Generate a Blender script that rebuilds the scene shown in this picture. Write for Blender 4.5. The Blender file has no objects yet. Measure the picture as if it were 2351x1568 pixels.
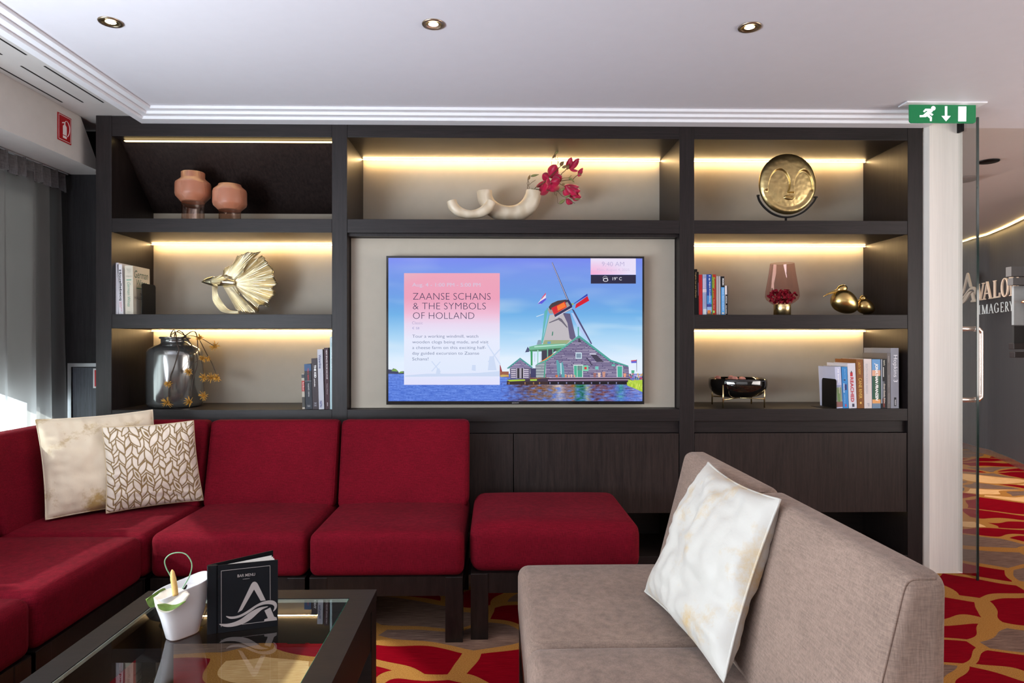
import bpy, bmesh, math, random
import numpy as np
from mathutils import Vector, Matrix, noise

random.seed(7)
S = bpy.context.scene
COL = S.collection

# ------------------------------------------------------------------ camera
F, CX, CY, TH, EYE = 1530.0, 1163.0, 790.0, 0.018, 1.10
cam_d = bpy.data.cameras.new('camera')
cam = bpy.data.objects.new('camera', cam_d)
COL.objects.link(cam)
cam.location = (0, 0, EYE)
cam.rotation_euler = (math.pi / 2, 0, -TH)
cam_d.sensor_fit = 'HORIZONTAL'
cam_d.sensor_width = 36
cam_d.lens = F / 2351 * 36
cam_d.shift_x = (1175.5 - CX) / 2351
cam_d.shift_y = (CY - 784) / 2351
cam_d.clip_start = 0.05
S.camera = cam

# ------------------------------------------------------------------ world and light
S.view_settings.view_transform = 'Standard'
S.view_settings.look = 'None'
S.view_settings.exposure = 0.0
S.view_settings.gamma = 1.0
S.view_settings.use_curve_mapping = False
W = bpy.data.worlds.new('daylight')
S.world = W
W.use_nodes = True
bgn = W.node_tree.nodes['Background']
bgn.inputs[0].default_value = (0.86, 0.93, 1.0, 1)
bgn.inputs[1].default_value = 8.0


def area(name, loc, rot, sx, sy, power, color, spread=180):
    d = bpy.data.lights.new(name, 'AREA')
    d.shape = 'RECTANGLE'
    d.size, d.size_y = sx, sy
    d.energy = power
    d.color = color
    d.spread = math.radians(spread)
    o = bpy.data.objects.new(name, d)
    COL.objects.link(o)
    o.location = loc
    o.rotation_euler = rot
    return o


R = math.radians
# daylight through the long window band left of the camera
area('window_daylight_left', (-2.18, -0.15, 1.10), (0, R(-130), 0), 1.2, 3.5, 310, (0.80, 0.90, 1.0))
# added soft fill behind the camera, aimed up towards the ceiling
area('fill_light_rear', (0.6, -3.6, 1.10), (R(130), 0, 0), 5.5, 1.3, 24, (0.93, 0.95, 1.0))
# added warm fill from the right, brightens the ceiling on that side
area('fill_light_right', (4.3, 0.9, 1.15), (0, R(128), 0), 1.2, 3.2, 110, (1.0, 0.93, 0.88))
# added unseen light in the corridor, tilted onto the wall lettering
area('corridor_fill_light', (3.1, 5.0, 2.05), (0, R(-48), 0), 1.0, 3.0, 58, (1.0, 0.88, 0.78), 130)

# sun reaching the lower part of the left window
sd_ = bpy.data.lights.new('sun', 'SUN')
sd_.energy = 16.0
sd_.angle = 0.02
sd_.color = (1.0, 0.97, 0.92)
so_ = bpy.data.objects.new('sun', sd_)
COL.objects.link(so_)
so_.rotation_euler = Vector((0.75, 0.10, -0.50)).to_track_quat('-Z', 'Y').to_euler()

S.cycles.max_bounces = 7
S.cycles.diffuse_bounces = 4
S.cycles.glossy_bounces = 4
S.cycles.transmission_bounces = 6
S.cycles.transparent_max_bounces = 10
S.cycles.caustics_reflective = False
S.cycles.caustics_refractive = False
S.cycles.sample_clamp_indirect = 4.0
S.cycles.use_denoising = True


# ------------------------------------------------------------------ helpers
def at(px, py, Y):
    """point of the plane y=Y that the photograph shows at (px, py)"""
    u = (px - CX) / F
    v = (CY - py) / F
    dx = u * math.cos(TH) + math.sin(TH)
    dy = -u * math.sin(TH) + math.cos(TH)
    t = Y / dy
    return Vector((dx * t, Y, EYE + v * t))


def gx(px, Y):
    return at(px, CY, Y).x


def H(px, py, z):
    """point of the horizontal plane z that the photograph shows at (px, py)"""
    u = (px - CX) / F
    v = (CY - py) / F
    t = (z - EYE) / v
    return Vector(((u * math.cos(TH) + math.sin(TH)) * t, (-u * math.sin(TH) + math.cos(TH)) * t, z))


def zc(py, Y=3.18):
    return EYE + (CY - py) * Y / F


def lin(c):
    c = c / 255.0
    return c / 12.92 if c <= 0.04045 else ((c + 0.055) / 1.055) ** 2.4


def rgb(r, g, b):
    return (lin(r), lin(g), lin(b), 1.0)


class MB:
    """collects polygons, links them as one mesh object"""

    def __init__(s):
        s.v, s.f, s.m, s.sm = [], [], [], []

    def add(s, vs, fs, mi=0, smooth=False):
        o = len(s.v)
        s.v += [tuple(v) for v in vs]
        for f in fs:
            s.f.append([o + i for i in f])
            s.m.append(mi)
            s.sm.append(smooth)
        return s

    def box(s, x0, x1, y0, y1, z0, z1, mi=0):
        v = [(x0, y0, z0), (x1, y0, z0), (x1, y1, z0), (x0, y1, z0), (x0, y0, z1), (x1, y0, z1), (x1, y1, z1), (x0, y1, z1)]
        return s.add(v, [(0, 3, 2, 1), (4, 5, 6, 7), (0, 1, 5, 4), (1, 2, 6, 5), (2, 3, 7, 6), (3, 0, 4, 7)], mi)

    def bbox(s, x0, x1, y0, y1, z0, z1, b=0.002, mi=0):
        """box with small bevels"""
        bm = bmesh.new()
        bmesh.ops.create_cube(bm, size=1)
        for v in bm.verts:
            v.co = Vector(((x0 + x1) / 2 + v.co.x * (x1 - x0), (y0 + y1) / 2 + v.co.y * (y1 - y0), (z0 + z1) / 2 + v.co.z * (z1 - z0)))
        bmesh.ops.bevel(bm, geom=bm.edges[:], offset=b, segments=2, affect='EDGES', profile=0.6)
        s.bm(bm, mi)
        bm.free()
        return s

    def bm(s, bm, mi=0, smooth=False):
        bm.verts.index_update()
        return s.add([v.co[:] for v in bm.verts], [[v.index for v in f.verts] for f in bm.faces], mi, smooth)

    def lathe(s, c, prof, n=40, mi=0, smooth=True, cap=False):
        """prof: list of (radius, z) relative to c"""
        vs, fs = [], []
        for r, z in prof:
            for i in range(n):
                a = 2 * math.pi * i / n
                vs.append((c[0] + r * math.cos(a), c[1] + r * math.sin(a), c[2] + z))
        for j in range(len(prof) - 1):
            for i in range(n):
                fs.append((j * n + i, j * n + (i + 1) % n, (j + 1) * n + (i + 1) % n, (j + 1) * n + i))
        s.add(vs, fs, mi, smooth)
        if cap:
            o = len(prof) - 1
            s.add(vs[:n], [list(range(n))[::-1]], mi)
            s.add(vs[o * n:], [list(range(n))], mi)
        return s

    def tube(s, pts, rad, n=10, mi=0, cap=True, sq=False):
        pts = [Vector(p) for p in pts]
        m = len(pts)
        if not hasattr(rad, '__len__'):
            rad = [rad] * m
        vs, fs = [], []
        up = None
        for i, p in enumerate(pts):
            t = (pts[min(i + 1, m - 1)] - pts[max(i - 1, 0)]).normalized()
            if up is None:
                a = Vector((0, 0, 1)) if abs(t.z) < 0.9 else Vector((0, 1, 0))
                up = (a - a.dot(t) * t).normalized()
            else:
                up = (up - up.dot(t) * t).normalized()
            w = t.cross(up)
            r = rad[i]
            ru, rw = (r if not isinstance(r, tuple) else r[0]), (r if not isinstance(r, tuple) else r[1])
            for k in range(n):
                a = 2 * math.pi * (k + (0.5 if sq else 0)) / n
                q = 1.414 if sq else 1
                vs.append(p + up * (ru * q * math.cos(a)) + w * (rw * q * math.sin(a)))
        for i in range(m - 1):
            for k in range(n):
                fs.append((i * n + k, i * n + (k + 1) % n, (i + 1) * n + (k + 1) % n, (i + 1) * n + k))
        if cap:
            fs.append(list(range(n))[::-1])
            fs.append([(m - 1) * n + k for k in range(n)])
        return s.add(vs, fs, mi, not sq)

    def grid(s, fn, nu, nv, mi=0, smooth=True, flip=False):
        vs = [fn(i / nu, j / nv) for j in range(nv + 1) for i in range(nu + 1)]
        fs = []
        for j in range(nv):
            for i in range(nu):
                a = j * (nu + 1) + i
                q = (a, a + 1, a + nu + 2, a + nu + 1)
                fs.append(q[::-1] if flip else q)
        return s.add(vs, fs, mi, smooth)

    def prism(s, pts2, O, U, V, t, mi=0):
        """polygon in the plane O,U,V, extruded t along U x V (both sides closed)"""
        O, U, V = Vector(O), Vector(U), Vector(V)
        N = U.cross(V).normalized() * t
        n = len(pts2)
        a = [O + U * p[0] + V * p[1] for p in pts2]
        vs = a + [p + N for p in a]
        fs = [list(range(n))[::-1], [n + i for i in range(n)]]
        fs += [(i, (i + 1) % n, n + (i + 1) % n, n + i) for i in range(n)]
        return s.add(vs, fs, mi)

    def ellipsoid(s, c, r, rot=None, nu=28, nv=16, mi=0, fn=None):
        c = Vector(c)
        M = rot or Matrix.Identity(3)

        def f(u, v):
            a, b = u * 2 * math.pi, (v - 0.5) * math.pi
            p = Vector((math.cos(b) * math.cos(a), math.cos(b) * math.sin(a), math.sin(b)))
            if fn:
                p = fn(p)
            return c + M @ Vector((p.x * r[0], p.y * r[1], p.z * r[2]))
        return s.grid(f, nu, nv, mi)

    def build(s, name, mats, parent=None, world=True, weld=False):
        me = bpy.data.meshes.new(name)
        off = Vector((0, 0, 0))
        if parent is not None and world:
            p = parent
            while p is not None:
                off += p.location
                p = p.parent
        vs = [(v[0] - off.x, v[1] - off.y, v[2] - off.z) for v in s.v]
        me.from_pydata(vs, [], s.f)
        mats = mats if isinstance(mats, (list, tuple)) else [mats]
        for m in mats:
            me.materials.append(m)
        me.polygons.foreach_set('material_index', s.m)
        me.polygons.foreach_set('use_smooth', s.sm)
        if weld:
            bm = bmesh.new()
            bm.from_mesh(me)
            bmesh.ops.remove_doubles(bm, verts=bm.verts, dist=1e-5)
            bm.to_mesh(me)
            bm.free()
        me.update()
        o = bpy.data.objects.new(name, me)
        COL.objects.link(o)
        if parent is not None:
            o.parent = parent
        return o


def rbox(sx, sy, sz, r, n=10, deform=None, crown=0.0):
    """rounded box 0..sx, 0..sy, 0..sz as an MB with optional deformation of each vertex"""
    mb = MB()

    def samples(L):
        e = [0, r * 0.12, r * 0.3, r * 0.6, r]
        mid = [r + (L - 2 * r) * i / n for i in range(1, n)]
        return e + mid + [L - q for q in e[::-1]]
    ax = [samples(sx), samples(sy), samples(sz)]
    dims = (sx, sy, sz)

    def proj(p):
        q = [min(max(p[k], r), dims[k] - r) for k in range(3)]
        d = Vector((p[0] - q[0], p[1] - q[1], p[2] - q[2]))
        if d.length > 1e-9:
            d = d.normalized() * r
        o = Vector(q) + d
        if crown:
            cx, cy = 2 * p[0] / sx - 1, 2 * p[1] / sy - 1
            if p[2] > sz * 0.5:
                o.z += crown * (1 - cx ** 4) * (1 - cy ** 4)
        return deform(o) if deform else o
    for k in range(3):
        a, b = [i for i in range(3) if i != k]
        for side in (0, 1):
            A, B = ax[a], ax[b]

            def f(u, v):
                p = [0, 0, 0]
                p[a] = A[round(u * (len(A) - 1))]
                p[b] = B[round(v * (len(B) - 1))]
                p[k] = dims[k] * side
                return proj(p)
            mb.grid(f, len(A) - 1, len(B) - 1, 0, True, flip=(side == 0) ^ (k == 1))
    return mb


def cat_rom(pts, k=6):
    P = [Vector(p) for p in pts]
    P = [P[0] * 2 - P[1]] + P + [P[-1] * 2 - P[-2]]
    out = []
    for i in range(1, len(P) - 2):
        for j in range(k):
            t = j / k
            a, b, c, d = P[i - 1], P[i], P[i + 1], P[i + 2]
            out.append(0.5 * ((2 * b) + (c - a) * t + (2 * a - 5 * b + 4 * c - d) * t * t + (3 * b - a - 3 * c + d) * t ** 3))
    out.append(P[-2])
    return out


def resample(pts, s):
    """point at normalised length s on polyline"""
    P = [Vector(p) for p in pts]
    L = [0]
    for i in range(1, len(P)):
        L.append(L[-1] + (P[i] - P[i - 1]).length)
    d = s * L[-1]
    for i in range(1, len(P)):
        if d <= L[i] or i == len(P) - 1:
            t = (d - L[i - 1]) / max(L[i] - L[i - 1], 1e-9)
            return P[i - 1].lerp(P[i], min(max(t, 0), 1))


def tag(o, label=None, cat=None, group=None, kind=None):
    if label:
        o['label'] = label
    if cat:
        o['category'] = cat
    if group:
        o['group'] = group
    if kind:
        o['kind'] = kind
    return o


def thing(name, label, cat, loc=(0, 0, 0), rotz=0.0, group=None):
    o = bpy.data.objects.new(name, None)
    o.empty_display_size = 0.05
    COL.objects.link(o)
    o.location = loc
    o.rotation_euler = (0, 0, rotz)
    return tag(o, label, cat, group)


def struct(o):
    o['kind'] = 'structure'
    return o


# ------------------------------------------------------------------ materials
class NT:
    def __init__(s, name):
        s.m = bpy.data.materials.new(name)
        s.m.use_nodes = True
        s.t = s.m.node_tree
        s.b = s.t.nodes['Principled BSDF']
        s.out = s.t.nodes['Material Output']

    def n(s, kind, **kw):
        nd = s.t.nodes.new('ShaderNode' + kind)
        for k, v in kw.items():
            if k.startswith('i_'):
                nd.inputs[k[2:].replace('_', ' ')].default_value = v
            else:
                setattr(nd, k, v)
        return nd

    def l(s, a, b):
        s.t.links.new(a, b)

    def coords(s, scale=(1, 1, 1), kind='Object'):
        tc = s.n('TexCoord')
        mp = s.n('Mapping')
        mp.inputs['Scale'].default_value = scale
        s.l(tc.outputs[kind], mp.inputs['Vector'])
        return mp.outputs['Vector']

    def noise(s, vec, scale, detail=3, rough=0.5):
        nd = s.n('TexNoise')
        nd.inputs['Scale'].default_value = scale
        nd.inputs['Detail'].default_value = detail
        nd.inputs['Roughness'].default_value = rough
        s.l(vec, nd.inputs['Vector'])
        return nd.outputs['Fac']

    def ramp(s, fac, stops, interp='LINEAR'):
        nd = s.n('ValToRGB')
        nd.color_ramp.interpolation = interp
        e = nd.color_ramp.elements
        while len(e) < len(stops):
            e.new(0.5)
        for i, (p, c) in enumerate(stops):
            e[i].position = p
            e[i].color = c
        s.l(fac, nd.inputs['Fac'])
        return nd.outputs['Color']

    def bump(s, h, strength=0.2, dist=0.002):
        nd = s.n('Bump')
        nd.inputs['Strength'].default_value = strength
        nd.inputs['Distance'].default_value = dist
        s.l(h, nd.inputs['Height'])
        s.l(nd.outputs['Normal'], s.b.inputs['Normal'])
        return nd

    def mix(s, fac, a, b, mode='MIX'):
        nd = s.n('Mix')
        nd.data_type = 'RGBA'
        nd.blend_type = mode
        ins = [i for i in nd.inputs if i.enabled]
        for sock, val in zip(ins, (fac, a, b)):
            if hasattr(val, 'links') or isinstance(val, bpy.types.NodeSocket):
                s.l(val, sock)
            else:
                sock.default_value = val
        return [o for o in nd.outputs if o.enabled][0]

    def math(s, op, a, b=None):
        nd = s.n('Math', operation=op)
        for i, v in enumerate((a, b)):
            if v is None:
                continue
            if isinstance(v, (int, float)):
                nd.inputs[i].default_value = v
            else:
                s.l(v, nd.inputs[i])
        return nd.outputs[0]


def pbr(name, color, rough=0.5, metal=0.0, spec=0.5, var=0.08, nscale=20, bump=0.0, bscale=200, coat=0.0, sheen=0.0, trans=0.0, ior=1.45, alpha=1.0, emit=None, estr=0.0, nstretch=(1, 1, 1)):
    t = NT(name)
    vec = t.coords(nstretch)
    f = t.noise(vec, nscale, 3)
    c0 = tuple(max(0, c * (1 - var)) for c in color[:3]) + (1,)
    c1 = tuple(min(1, c * (1 + var)) for c in color[:3]) + (1,)
    t.l(t.ramp(f, [(0.3, c0), (0.7, c1)]), t.b.inputs['Base Color'])
    t.b.inputs['Roughness'].default_value = rough
    t.b.inputs['Metallic'].default_value = metal
    t.b.inputs['Specular IOR Level'].default_value = spec
    t.b.inputs['IOR'].default_value = ior
    t.b.inputs['Coat Weight'].default_value = coat
    t.b.inputs['Sheen Weight'].default_value = sheen
    t.b.inputs['Transmission Weight'].default_value = trans
    t.b.inputs['Alpha'].default_value = alpha
    if emit:
        t.b.inputs['Emission Color'].default_value = emit
        t.b.inputs['Emission Strength'].default_value = estr
    if bump:
        t.bump(t.noise(vec, bscale, 2), bump, 0.002)
    return t.m


def emission(name, color, strength):
    t = NT(name)
    e = t.n('Emission')
    e.inputs[0].default_value = color
    e.inputs[1].default_value = strength
    t.l(e.outputs[0], t.out.inputs['Surface'])
    return t.m


def wood(name, stretch, c0=rgb(22, 17, 17), c1=rgb(37, 30, 30), rough=0.43):
    t = NT(name)
    vec = t.coords(stretch)
    a = t.noise(vec, 14, 6, 0.65)
    b = t.noise(vec, 90, 3, 0.6)
    c = t.ramp(a, [(0.32, c0), (0.68, c1)])
    d = t.ramp(b, [(0.3, (0.72, 0.72, 0.72, 1)), (0.7, (1.15, 1.15, 1.15, 1))])
    t.l(t.mix(1.0, c, d, 'MULTIPLY'), t.b.inputs['Base Color'])
    t.b.inputs['Roughness'].default_value = rough
    t.b.inputs['Specular IOR Level'].default_value = 0.32
    t.bump(b, 0.12, 0.001)
    return t.m


def fabric(name, color, dark=0.72, light=1.25, rough=0.85, sheen=0.25, weave=700, sheencol=None, vert=None):
    t = NT(name)
    v1 = t.coords((1, 1, 0.10))
    v2 = t.coords((0.10, 0.10, 1))
    a = t.noise(v1, weave, 2, 0.7)
    b = t.noise(v2, weave, 2, 0.7)
    h = t.math('ADD', a, b)
    big = t.noise(t.coords(), 5, 3, 0.6)
    c0 = tuple(c * dark for c in color[:3]) + (1,)
    c1 = tuple(min(1, c * light) for c in color[:3]) + (1,)
    col = t.ramp(t.math('MULTIPLY', h, 0.5), [(0.38, c0), (0.62, c1)])
    sh = t.ramp(big, [(0.3, (0.85, 0.85, 0.85, 1)), (0.7, (1.12, 1.12, 1.12, 1))])
    t.l(t.mix(1.0, col, sh, 'MULTIPLY'), t.b.inputs['Base Color'])
    t.b.inputs['Roughness'].default_value = rough
    t.b.inputs['Specular IOR Level'].default_value = 0.08
    t.b.inputs['Sheen Weight'].default_value = sheen
    t.b.inputs['Sheen Roughness'].default_value = 0.4
    if sheencol:
        t.b.inputs['Sheen Tint'].default_value = sheencol
    t.bump(h, 0.35, 0.0015)
    return t.m


def thin_glass(name, tint=(0.9, 0.96, 0.94), rough=0.0, ior=1.5, spec=1.0, extra=0.0):
    """clear sheet: transparent with a fresnel reflection"""
    t = NT(name)
    tr = t.n('BsdfTransparent')
    tr.inputs[0].default_value = tint + (1,)
    gl = t.n('BsdfGlossy')
    gl.inputs['Color'].default_value = (spec, spec, spec, 1)
    gl.inputs['Roughness'].default_value = rough
    fr = t.n('Fresnel')
    fr.inputs[0].default_value = ior
    mx = t.n('MixShader')
    geo = t.n('NewGeometry')
    fac = t.math('MULTIPLY', t.math('ADD', fr.outputs[0], extra), t.math('SUBTRACT', 1.0, geo.outputs['Backfacing']))
    t.l(fac, mx.inputs[0])
    t.l(tr.outputs[0], mx.inputs[1])
    t.l(gl.outputs[0], mx.inputs[2])
    t.l(mx.outputs[0], t.out.inputs['Surface'])
    return t.m


def carpet_material():
    t = NT('patterned_carpet')
    base = t.coords((1, 1, 1))
    # wobble
    nz = t.n('TexNoise')
    nz.inputs['Scale'].default_value = 2.2
    nz.inputs['Detail'].default_value = 1.0
    t.l(base, nz.inputs['Vector'])
    sub = t.n('VectorMath', operation='SUBTRACT')
    t.l(nz.outputs['Color'], sub.inputs[0])
    sub.inputs[1].default_value = (0.5, 0.5, 0.5)
    scl = t.n('VectorMath', operation='SCALE')
    scl.inputs['Scale'].default_value = 0.5
    t.l(sub.outputs[0], scl.inputs[0])
    add = t.n('VectorMath', operation='ADD')
    t.l(base, add.inputs[0])
    t.l(scl.outputs[0], add.inputs[1])
    mp = t.n('Mapping')
    mp.inputs['Rotation'].default_value = (0, 0, 0.5)
    mp.inputs['Location'].default_value = (3.3, 7.1, 0)
    mp.inputs['Scale'].default_value = (1.0, 1.75, 1)
    t.l(add.outputs[0], mp.inputs['Vector'])
    v = mp.outputs['Vector']
    ve = t.n('TexVoronoi', feature='DISTANCE_TO_EDGE', voronoi_dimensions='2D')
    ve.inputs['Scale'].default_value = 2.4
    ve.inputs['Randomness'].default_value = 0.95
    t.l(v, ve.inputs['Vector'])
    vc = t.n('TexVoronoi', feature='F1', voronoi_dimensions='2D')
    vc.inputs['Scale'].default_value = 2.4
    vc.inputs['Randomness'].default_value = 0.95
    t.l(v, vc.inputs['Vector'])
    sepc = t.n('SeparateColor')
    t.l(vc.outputs['Color'], sepc.inputs[0])
    # fine yarn streaks
    st = t.noise(t.coords((6, 160, 1)), 2.0, 3, 0.7)
    red = t.ramp(st, [(0.3, rgb(102, 0, 12)), (0.7, rgb(142, 5, 24))])
    taupe = t.ramp(st, [(0.35, rgb(84, 62, 56)), (0.65, rgb(142, 114, 98))])
    cream = t.ramp(st, [(0.35, rgb(196, 142, 84)), (0.65, rgb(232, 192, 142))])
    slate = t.ramp(st, [(0.35, rgb(52, 46, 54)), (0.65, rgb(98, 88, 92))])
    sel = sepc.outputs[0]
    c1 = t.mix(t.math('GREATER_THAN', sel, 0.50), red, taupe)
    c2 = t.mix(t.math('GREATER_THAN', sel, 0.80), c1, cream)
    c3 = t.mix(t.math('GREATER_THAN', sel, 0.90), c2, slate)
    # width of the ochre outline varies
    wn = t.noise(base, 1.6, 1)
    thr = t.math('ADD', t.math('MULTIPLY', wn, 0.13), 0.014)
    line = t.math('LESS_THAN', ve.outputs['Distance'], thr)
    och = t.ramp(t.noise(base, 260, 2), [(0.3, rgb(146, 96, 44)), (0.7, rgb(180, 128, 66))])
    col = t.mix(line, c3, och)
    t.l(col, t.b.inputs['Base Color'])
    t.b.inputs['Roughness'].default_value = 0.95
    t.b.inputs['Specular IOR Level'].default_value = 0.03
    t.bump(t.noise(base, 500, 2), 0.6, 0.003)
    return t.m


M = {}
M['wood_h'] = wood('dark_wood_horizontal', (0.35, 5, 9))
M['wood_v'] = wood('dark_wood_vertical', (7, 5, 0.35))
M['wood_door'] = wood('dark_wood_door', (7, 5, 0.4), rgb(28, 21, 20), rgb(50, 39, 36), 0.42)
M['wood_leg'] = wood('near_black_wood', (4, 4, 0.5), rgb(20, 15, 14), rgb(36, 28, 26), 0.35)
M['wood_table'] = wood('table_wood', (0.6, 6, 6), rgb(14, 10, 9), rgb(30, 22, 19), 0.5)
M['wood_light'] = pbr('pale_wood', rgb(232, 226, 218), 0.5, var=0.035, nscale=12, nstretch=(14, 8, 0.3))
M['wood_niche'] = wood('window_niche_wood', (7, 5, 0.35), rgb(26, 24, 26), rgb(44, 42, 44), 0.42)
M['panel'] = pbr('beige_wall_panel', rgb(176, 167, 152), 0.7, var=0.02, bump=0.05, bscale=600)
M['ceiling'] = pbr('white_ceiling_paint', rgb(216, 214, 220), 0.55, var=0.01, bump=0.02, bscale=80)
M['trim'] = pbr('white_trim', rgb(232, 232, 236), 0.5, var=0.01)
M['bulk'] = pbr('off_white_bulkhead', rgb(206, 202, 198), 0.6, var=0.02)
M['cor_ceiling'] = pbr('corridor_ceiling_satin', rgb(206, 196, 192), 0.32, var=0.01, spec=0.7)
M['cor_wall'] = pbr('corridor_dark_panel', rgb(62, 62, 64), 0.5, var=0.06, nscale=12, nstretch=(4, 4, 0.3))
M['wallpaint'] = pbr('lounge_wall_paint', rgb(190, 184, 178), 0.7, var=0.02)
M['black'] = pbr('black_void', rgb(10, 10, 11), 0.6, var=0.1)
M['carpet'] = carpet_material()
M['led'] = emission('warm_led', (1.0, 0.66, 0.30, 1), 66)
M['led_cove'] = emission('warm_cove_led', (1.0, 0.66, 0.24, 1), 18)
M['led_low'] = emission('warm_led_low', (1.0, 0.70, 0.30, 1), 5)
M['red'] = fabric('wine_red_upholstery', rgb(102, 10, 26), sheen=0.04, sheencol=(1.0, 0.25, 0.3, 1), weave=420)
M['taupe'] = fabric('taupe_upholstery', rgb(133, 113, 101), dark=0.80, light=1.2, sheen=0.12, weave=420)
M['gold'] = pbr('champagne_gold', (0.82, 0.72, 0.50), 0.33, metal=1.0, var=0.10, nscale=30)
M['gold_dark'] = pbr('antique_gold', (0.62, 0.44, 0.17), 0.27, metal=1.0, var=0.10, nscale=25, bump=0.10, bscale=120)
M['gold_mask'] = pbr('hammered_gold', (0.58, 0.44, 0.20), 0.34, metal=1.0, var=0.14, nscale=30, bump=0.35, bscale=60)
M['brass'] = pbr('brushed_brass', (0.78, 0.60, 0.30), 0.25, metal=1.0, var=0.08, nstretch=(30, 30, 1))
M['nickel'] = pbr('bronzed_nickel', (0.45, 0.36, 0.26), 0.28, metal=1.0)
M['steel'] = pbr('satin_steel', (0.72, 0.72, 0.74), 0.3, metal=1.0)
M['rose'] = pbr('rose_gold_steel', (0.86, 0.70, 0.60), 0.2, metal=1.0)
M['white_gloss'] = pbr('white_glazed_ceramic', rgb(222, 220, 220), 0.25, var=0.01, coat=0.3)
M['black_metal'] = pbr('black_powder_coat', rgb(11, 11, 12), 0.5, var=0.1, spec=0.25)
M['bezel'] = pbr('black_gloss_plastic', rgb(10, 10, 12), 0.15, var=0.05, coat=0.4)
M['paper'] = pbr('page_paper', rgb(224, 216, 200), 0.8, var=0.06, nscale=300, nstretch=(8, 1, 0.2))
M['glass'] = thin_glass('clear_glass', (0.90, 0.955, 0.935), extra=0.05)
M['glass_door'] = thin_glass('door_glass', (0.78, 0.80, 0.80), extra=0.02)
M['glass_edge'] = pbr('green_glass_edge', rgb(22, 120, 92), 0.12, var=0.5, nscale=60, coat=0.5)
M['glass_edge_dark'] = pbr('dark_green_glass_edge', rgb(20, 42, 38), 0.12, var=0.3, nscale=20, coat=0.5)
M['downlight'] = emission('halogen_bulb', (1.0, 0.80, 0.52, 1), 26)

# ------------------------------------------------------------------ the setting
D = 3.18          # front plane of the bookcase
DB = 3.58         # back of the bookcase niches
CZ = 2.18         # ceiling height

fl = MB().box(-2.6, 6.2, -4.2, 9.0, -0.06, 0.0).build('floor', M['carpet'])
struct(fl)
struct(MB().box(-1.62, 6.2, -4.2, 3.29, CZ, CZ + 0.05).build('ceiling', M['ceiling']))
struct(MB().box(-2.6, 6.2, 3.295, 9.0, CZ + 0.004, CZ + 0.05).build('ceiling_corridor', M['cor_ceiling']))
# left service soffit with air slots
sof = MB().box(-1.965, -1.62, -4.2, 3.29, CZ, CZ + 0.05).build('ceiling_soffit', M['bulk'])
struct(sof)
for xs in (-1.748, -1.838, -1.93):
    for y0, y1 in ((2.62, 3.01), (2.10, 2.52), (1.58, 2.00)):
        MB().box(xs - 0.0035, xs + 0.0035, y0, y1, CZ - 0.0012, CZ + 0.002).build('slot', M['black'], sof)
struct(MB().box(-2.6, -1.966, -4.2, 3.29, CZ + 0.002, CZ + 0.05).build('ceiling_edge', M['ceiling']))
# bulkhead over the window: vertical face with a clipped end, and its underside
bk = MB()
prof = [(-4.2, CZ), (3.20, CZ), (3.36, 1.96), (-4.2, 1.96)]
bk.prism(prof, (-1.965, 0, 0), (0, 1, 0), (0, 0, 1), -0.03)
bk.box(-2.30, -1.9952, -4.2, 3.42, 1.96, 1.985)
struct(bk.build('trim_1', M['bulk']))

# stepped cornice
def cornice():
    steps = [(0.0, CZ - 0.0125), (0.035, CZ - 0.025), (0.07, CZ - 0.0375)]
    xs0, ys0 = -1.562, 3.045
    for nm, k in (('trim_2', 0), ('trim_3', 1)):
        root = None
        for i, (o, z) in enumerate(steps):
            m = MB()
            if k == 0:   # along the bookcase, mitred at the left end
                x0, x1 = xs0 - o, 2.075
                y0, y1 = ys0 + o, (ys0 + o + 0.035 if i < 2 else D - 0.001)
                m.prism([(x0, y0), (x1, y0), (x1, y1), (x0 - 0.035, y1), (x0 - 0.035, y0 + 0.0349)], (0, 0, z), (1, 0, 0), (0, 1, 0), CZ - z)
            else:
                x1 = xs0 - o
                x0 = x1 - 0.035
                m.prism([(x0, -4.2), (x1, -4.2), (x1, ys0 + o), (x0, ys0 + o + 0.035)], (0, 0, z), (1, 0, 0), (0, 1, 0), CZ - z)
            if root is None:
                root = struct(m.build(nm, M['trim']))
            else:
                m.build('step', M['trim'], root)
cornice()

# walls
struct(MB().box(-2.6, 6.2, -4.25, -4.2, 0, CZ).build('wall_behind', M['wallpaint']))
struct(MB().box(5.9, 6.2, -4.2, 9.0, 0, CZ).build('wall_right', M['wallpaint']))
struct(MB().box(-2.6, 6.2, 9.0, 9.05, 0, CZ + 0.05).build('wall_corridor_end', M['cor_wall']))
# window wall
wl = MB()
wl.box(-2.40, -2.27, -4.2, 3.42, 0.0, 0.52)
wl.box(-2.40, -2.27, -4.2, 3.42, 1.93, CZ)
wl.box(-2.40, -2.27, 3.37, 3.42, 0.52, 1.93)
wl.box(-2.40, -2.27, -4.2, 1.72, 0.52, 1.93)
struct(wl.build('wall_left', M['wallpaint']))
wf = MB()
wf.box(-2.36, -2.30, 1.72, 1.77, 0.52, 1.93)
wf.box(-2.36, -2.30, 3.32, 3.37, 0.52, 1.93)
wf.box(-2.36, -2.30, 1.77, 3.32, 0.52, 0.57)
wf.box(-2.36, -2.30, 1.77, 3.32, 1.88, 1.93)
win = struct(wf.build('window_1', M['trim']))
MB().box(-2.336, -2.330, 1.77, 3.32, 0.57, 1.88).build('pane', M['glass'], win)
# dark wood end wall beside the bookcase
nb = MB().box(-2.30, gx(222, D), 3.42, 3.45, 0, 1.985)
nb.box(-2.30, gx(222, D), 3.42, 3.45, 1.985, CZ)
endw = struct(nb.build('wall_niche', M['wood_niche']))
struct(MB().box(-2.3, 2.2, 3.60, 3.64, 0, CZ).build('wall_bookcase', M['wallpaint']))

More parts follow.
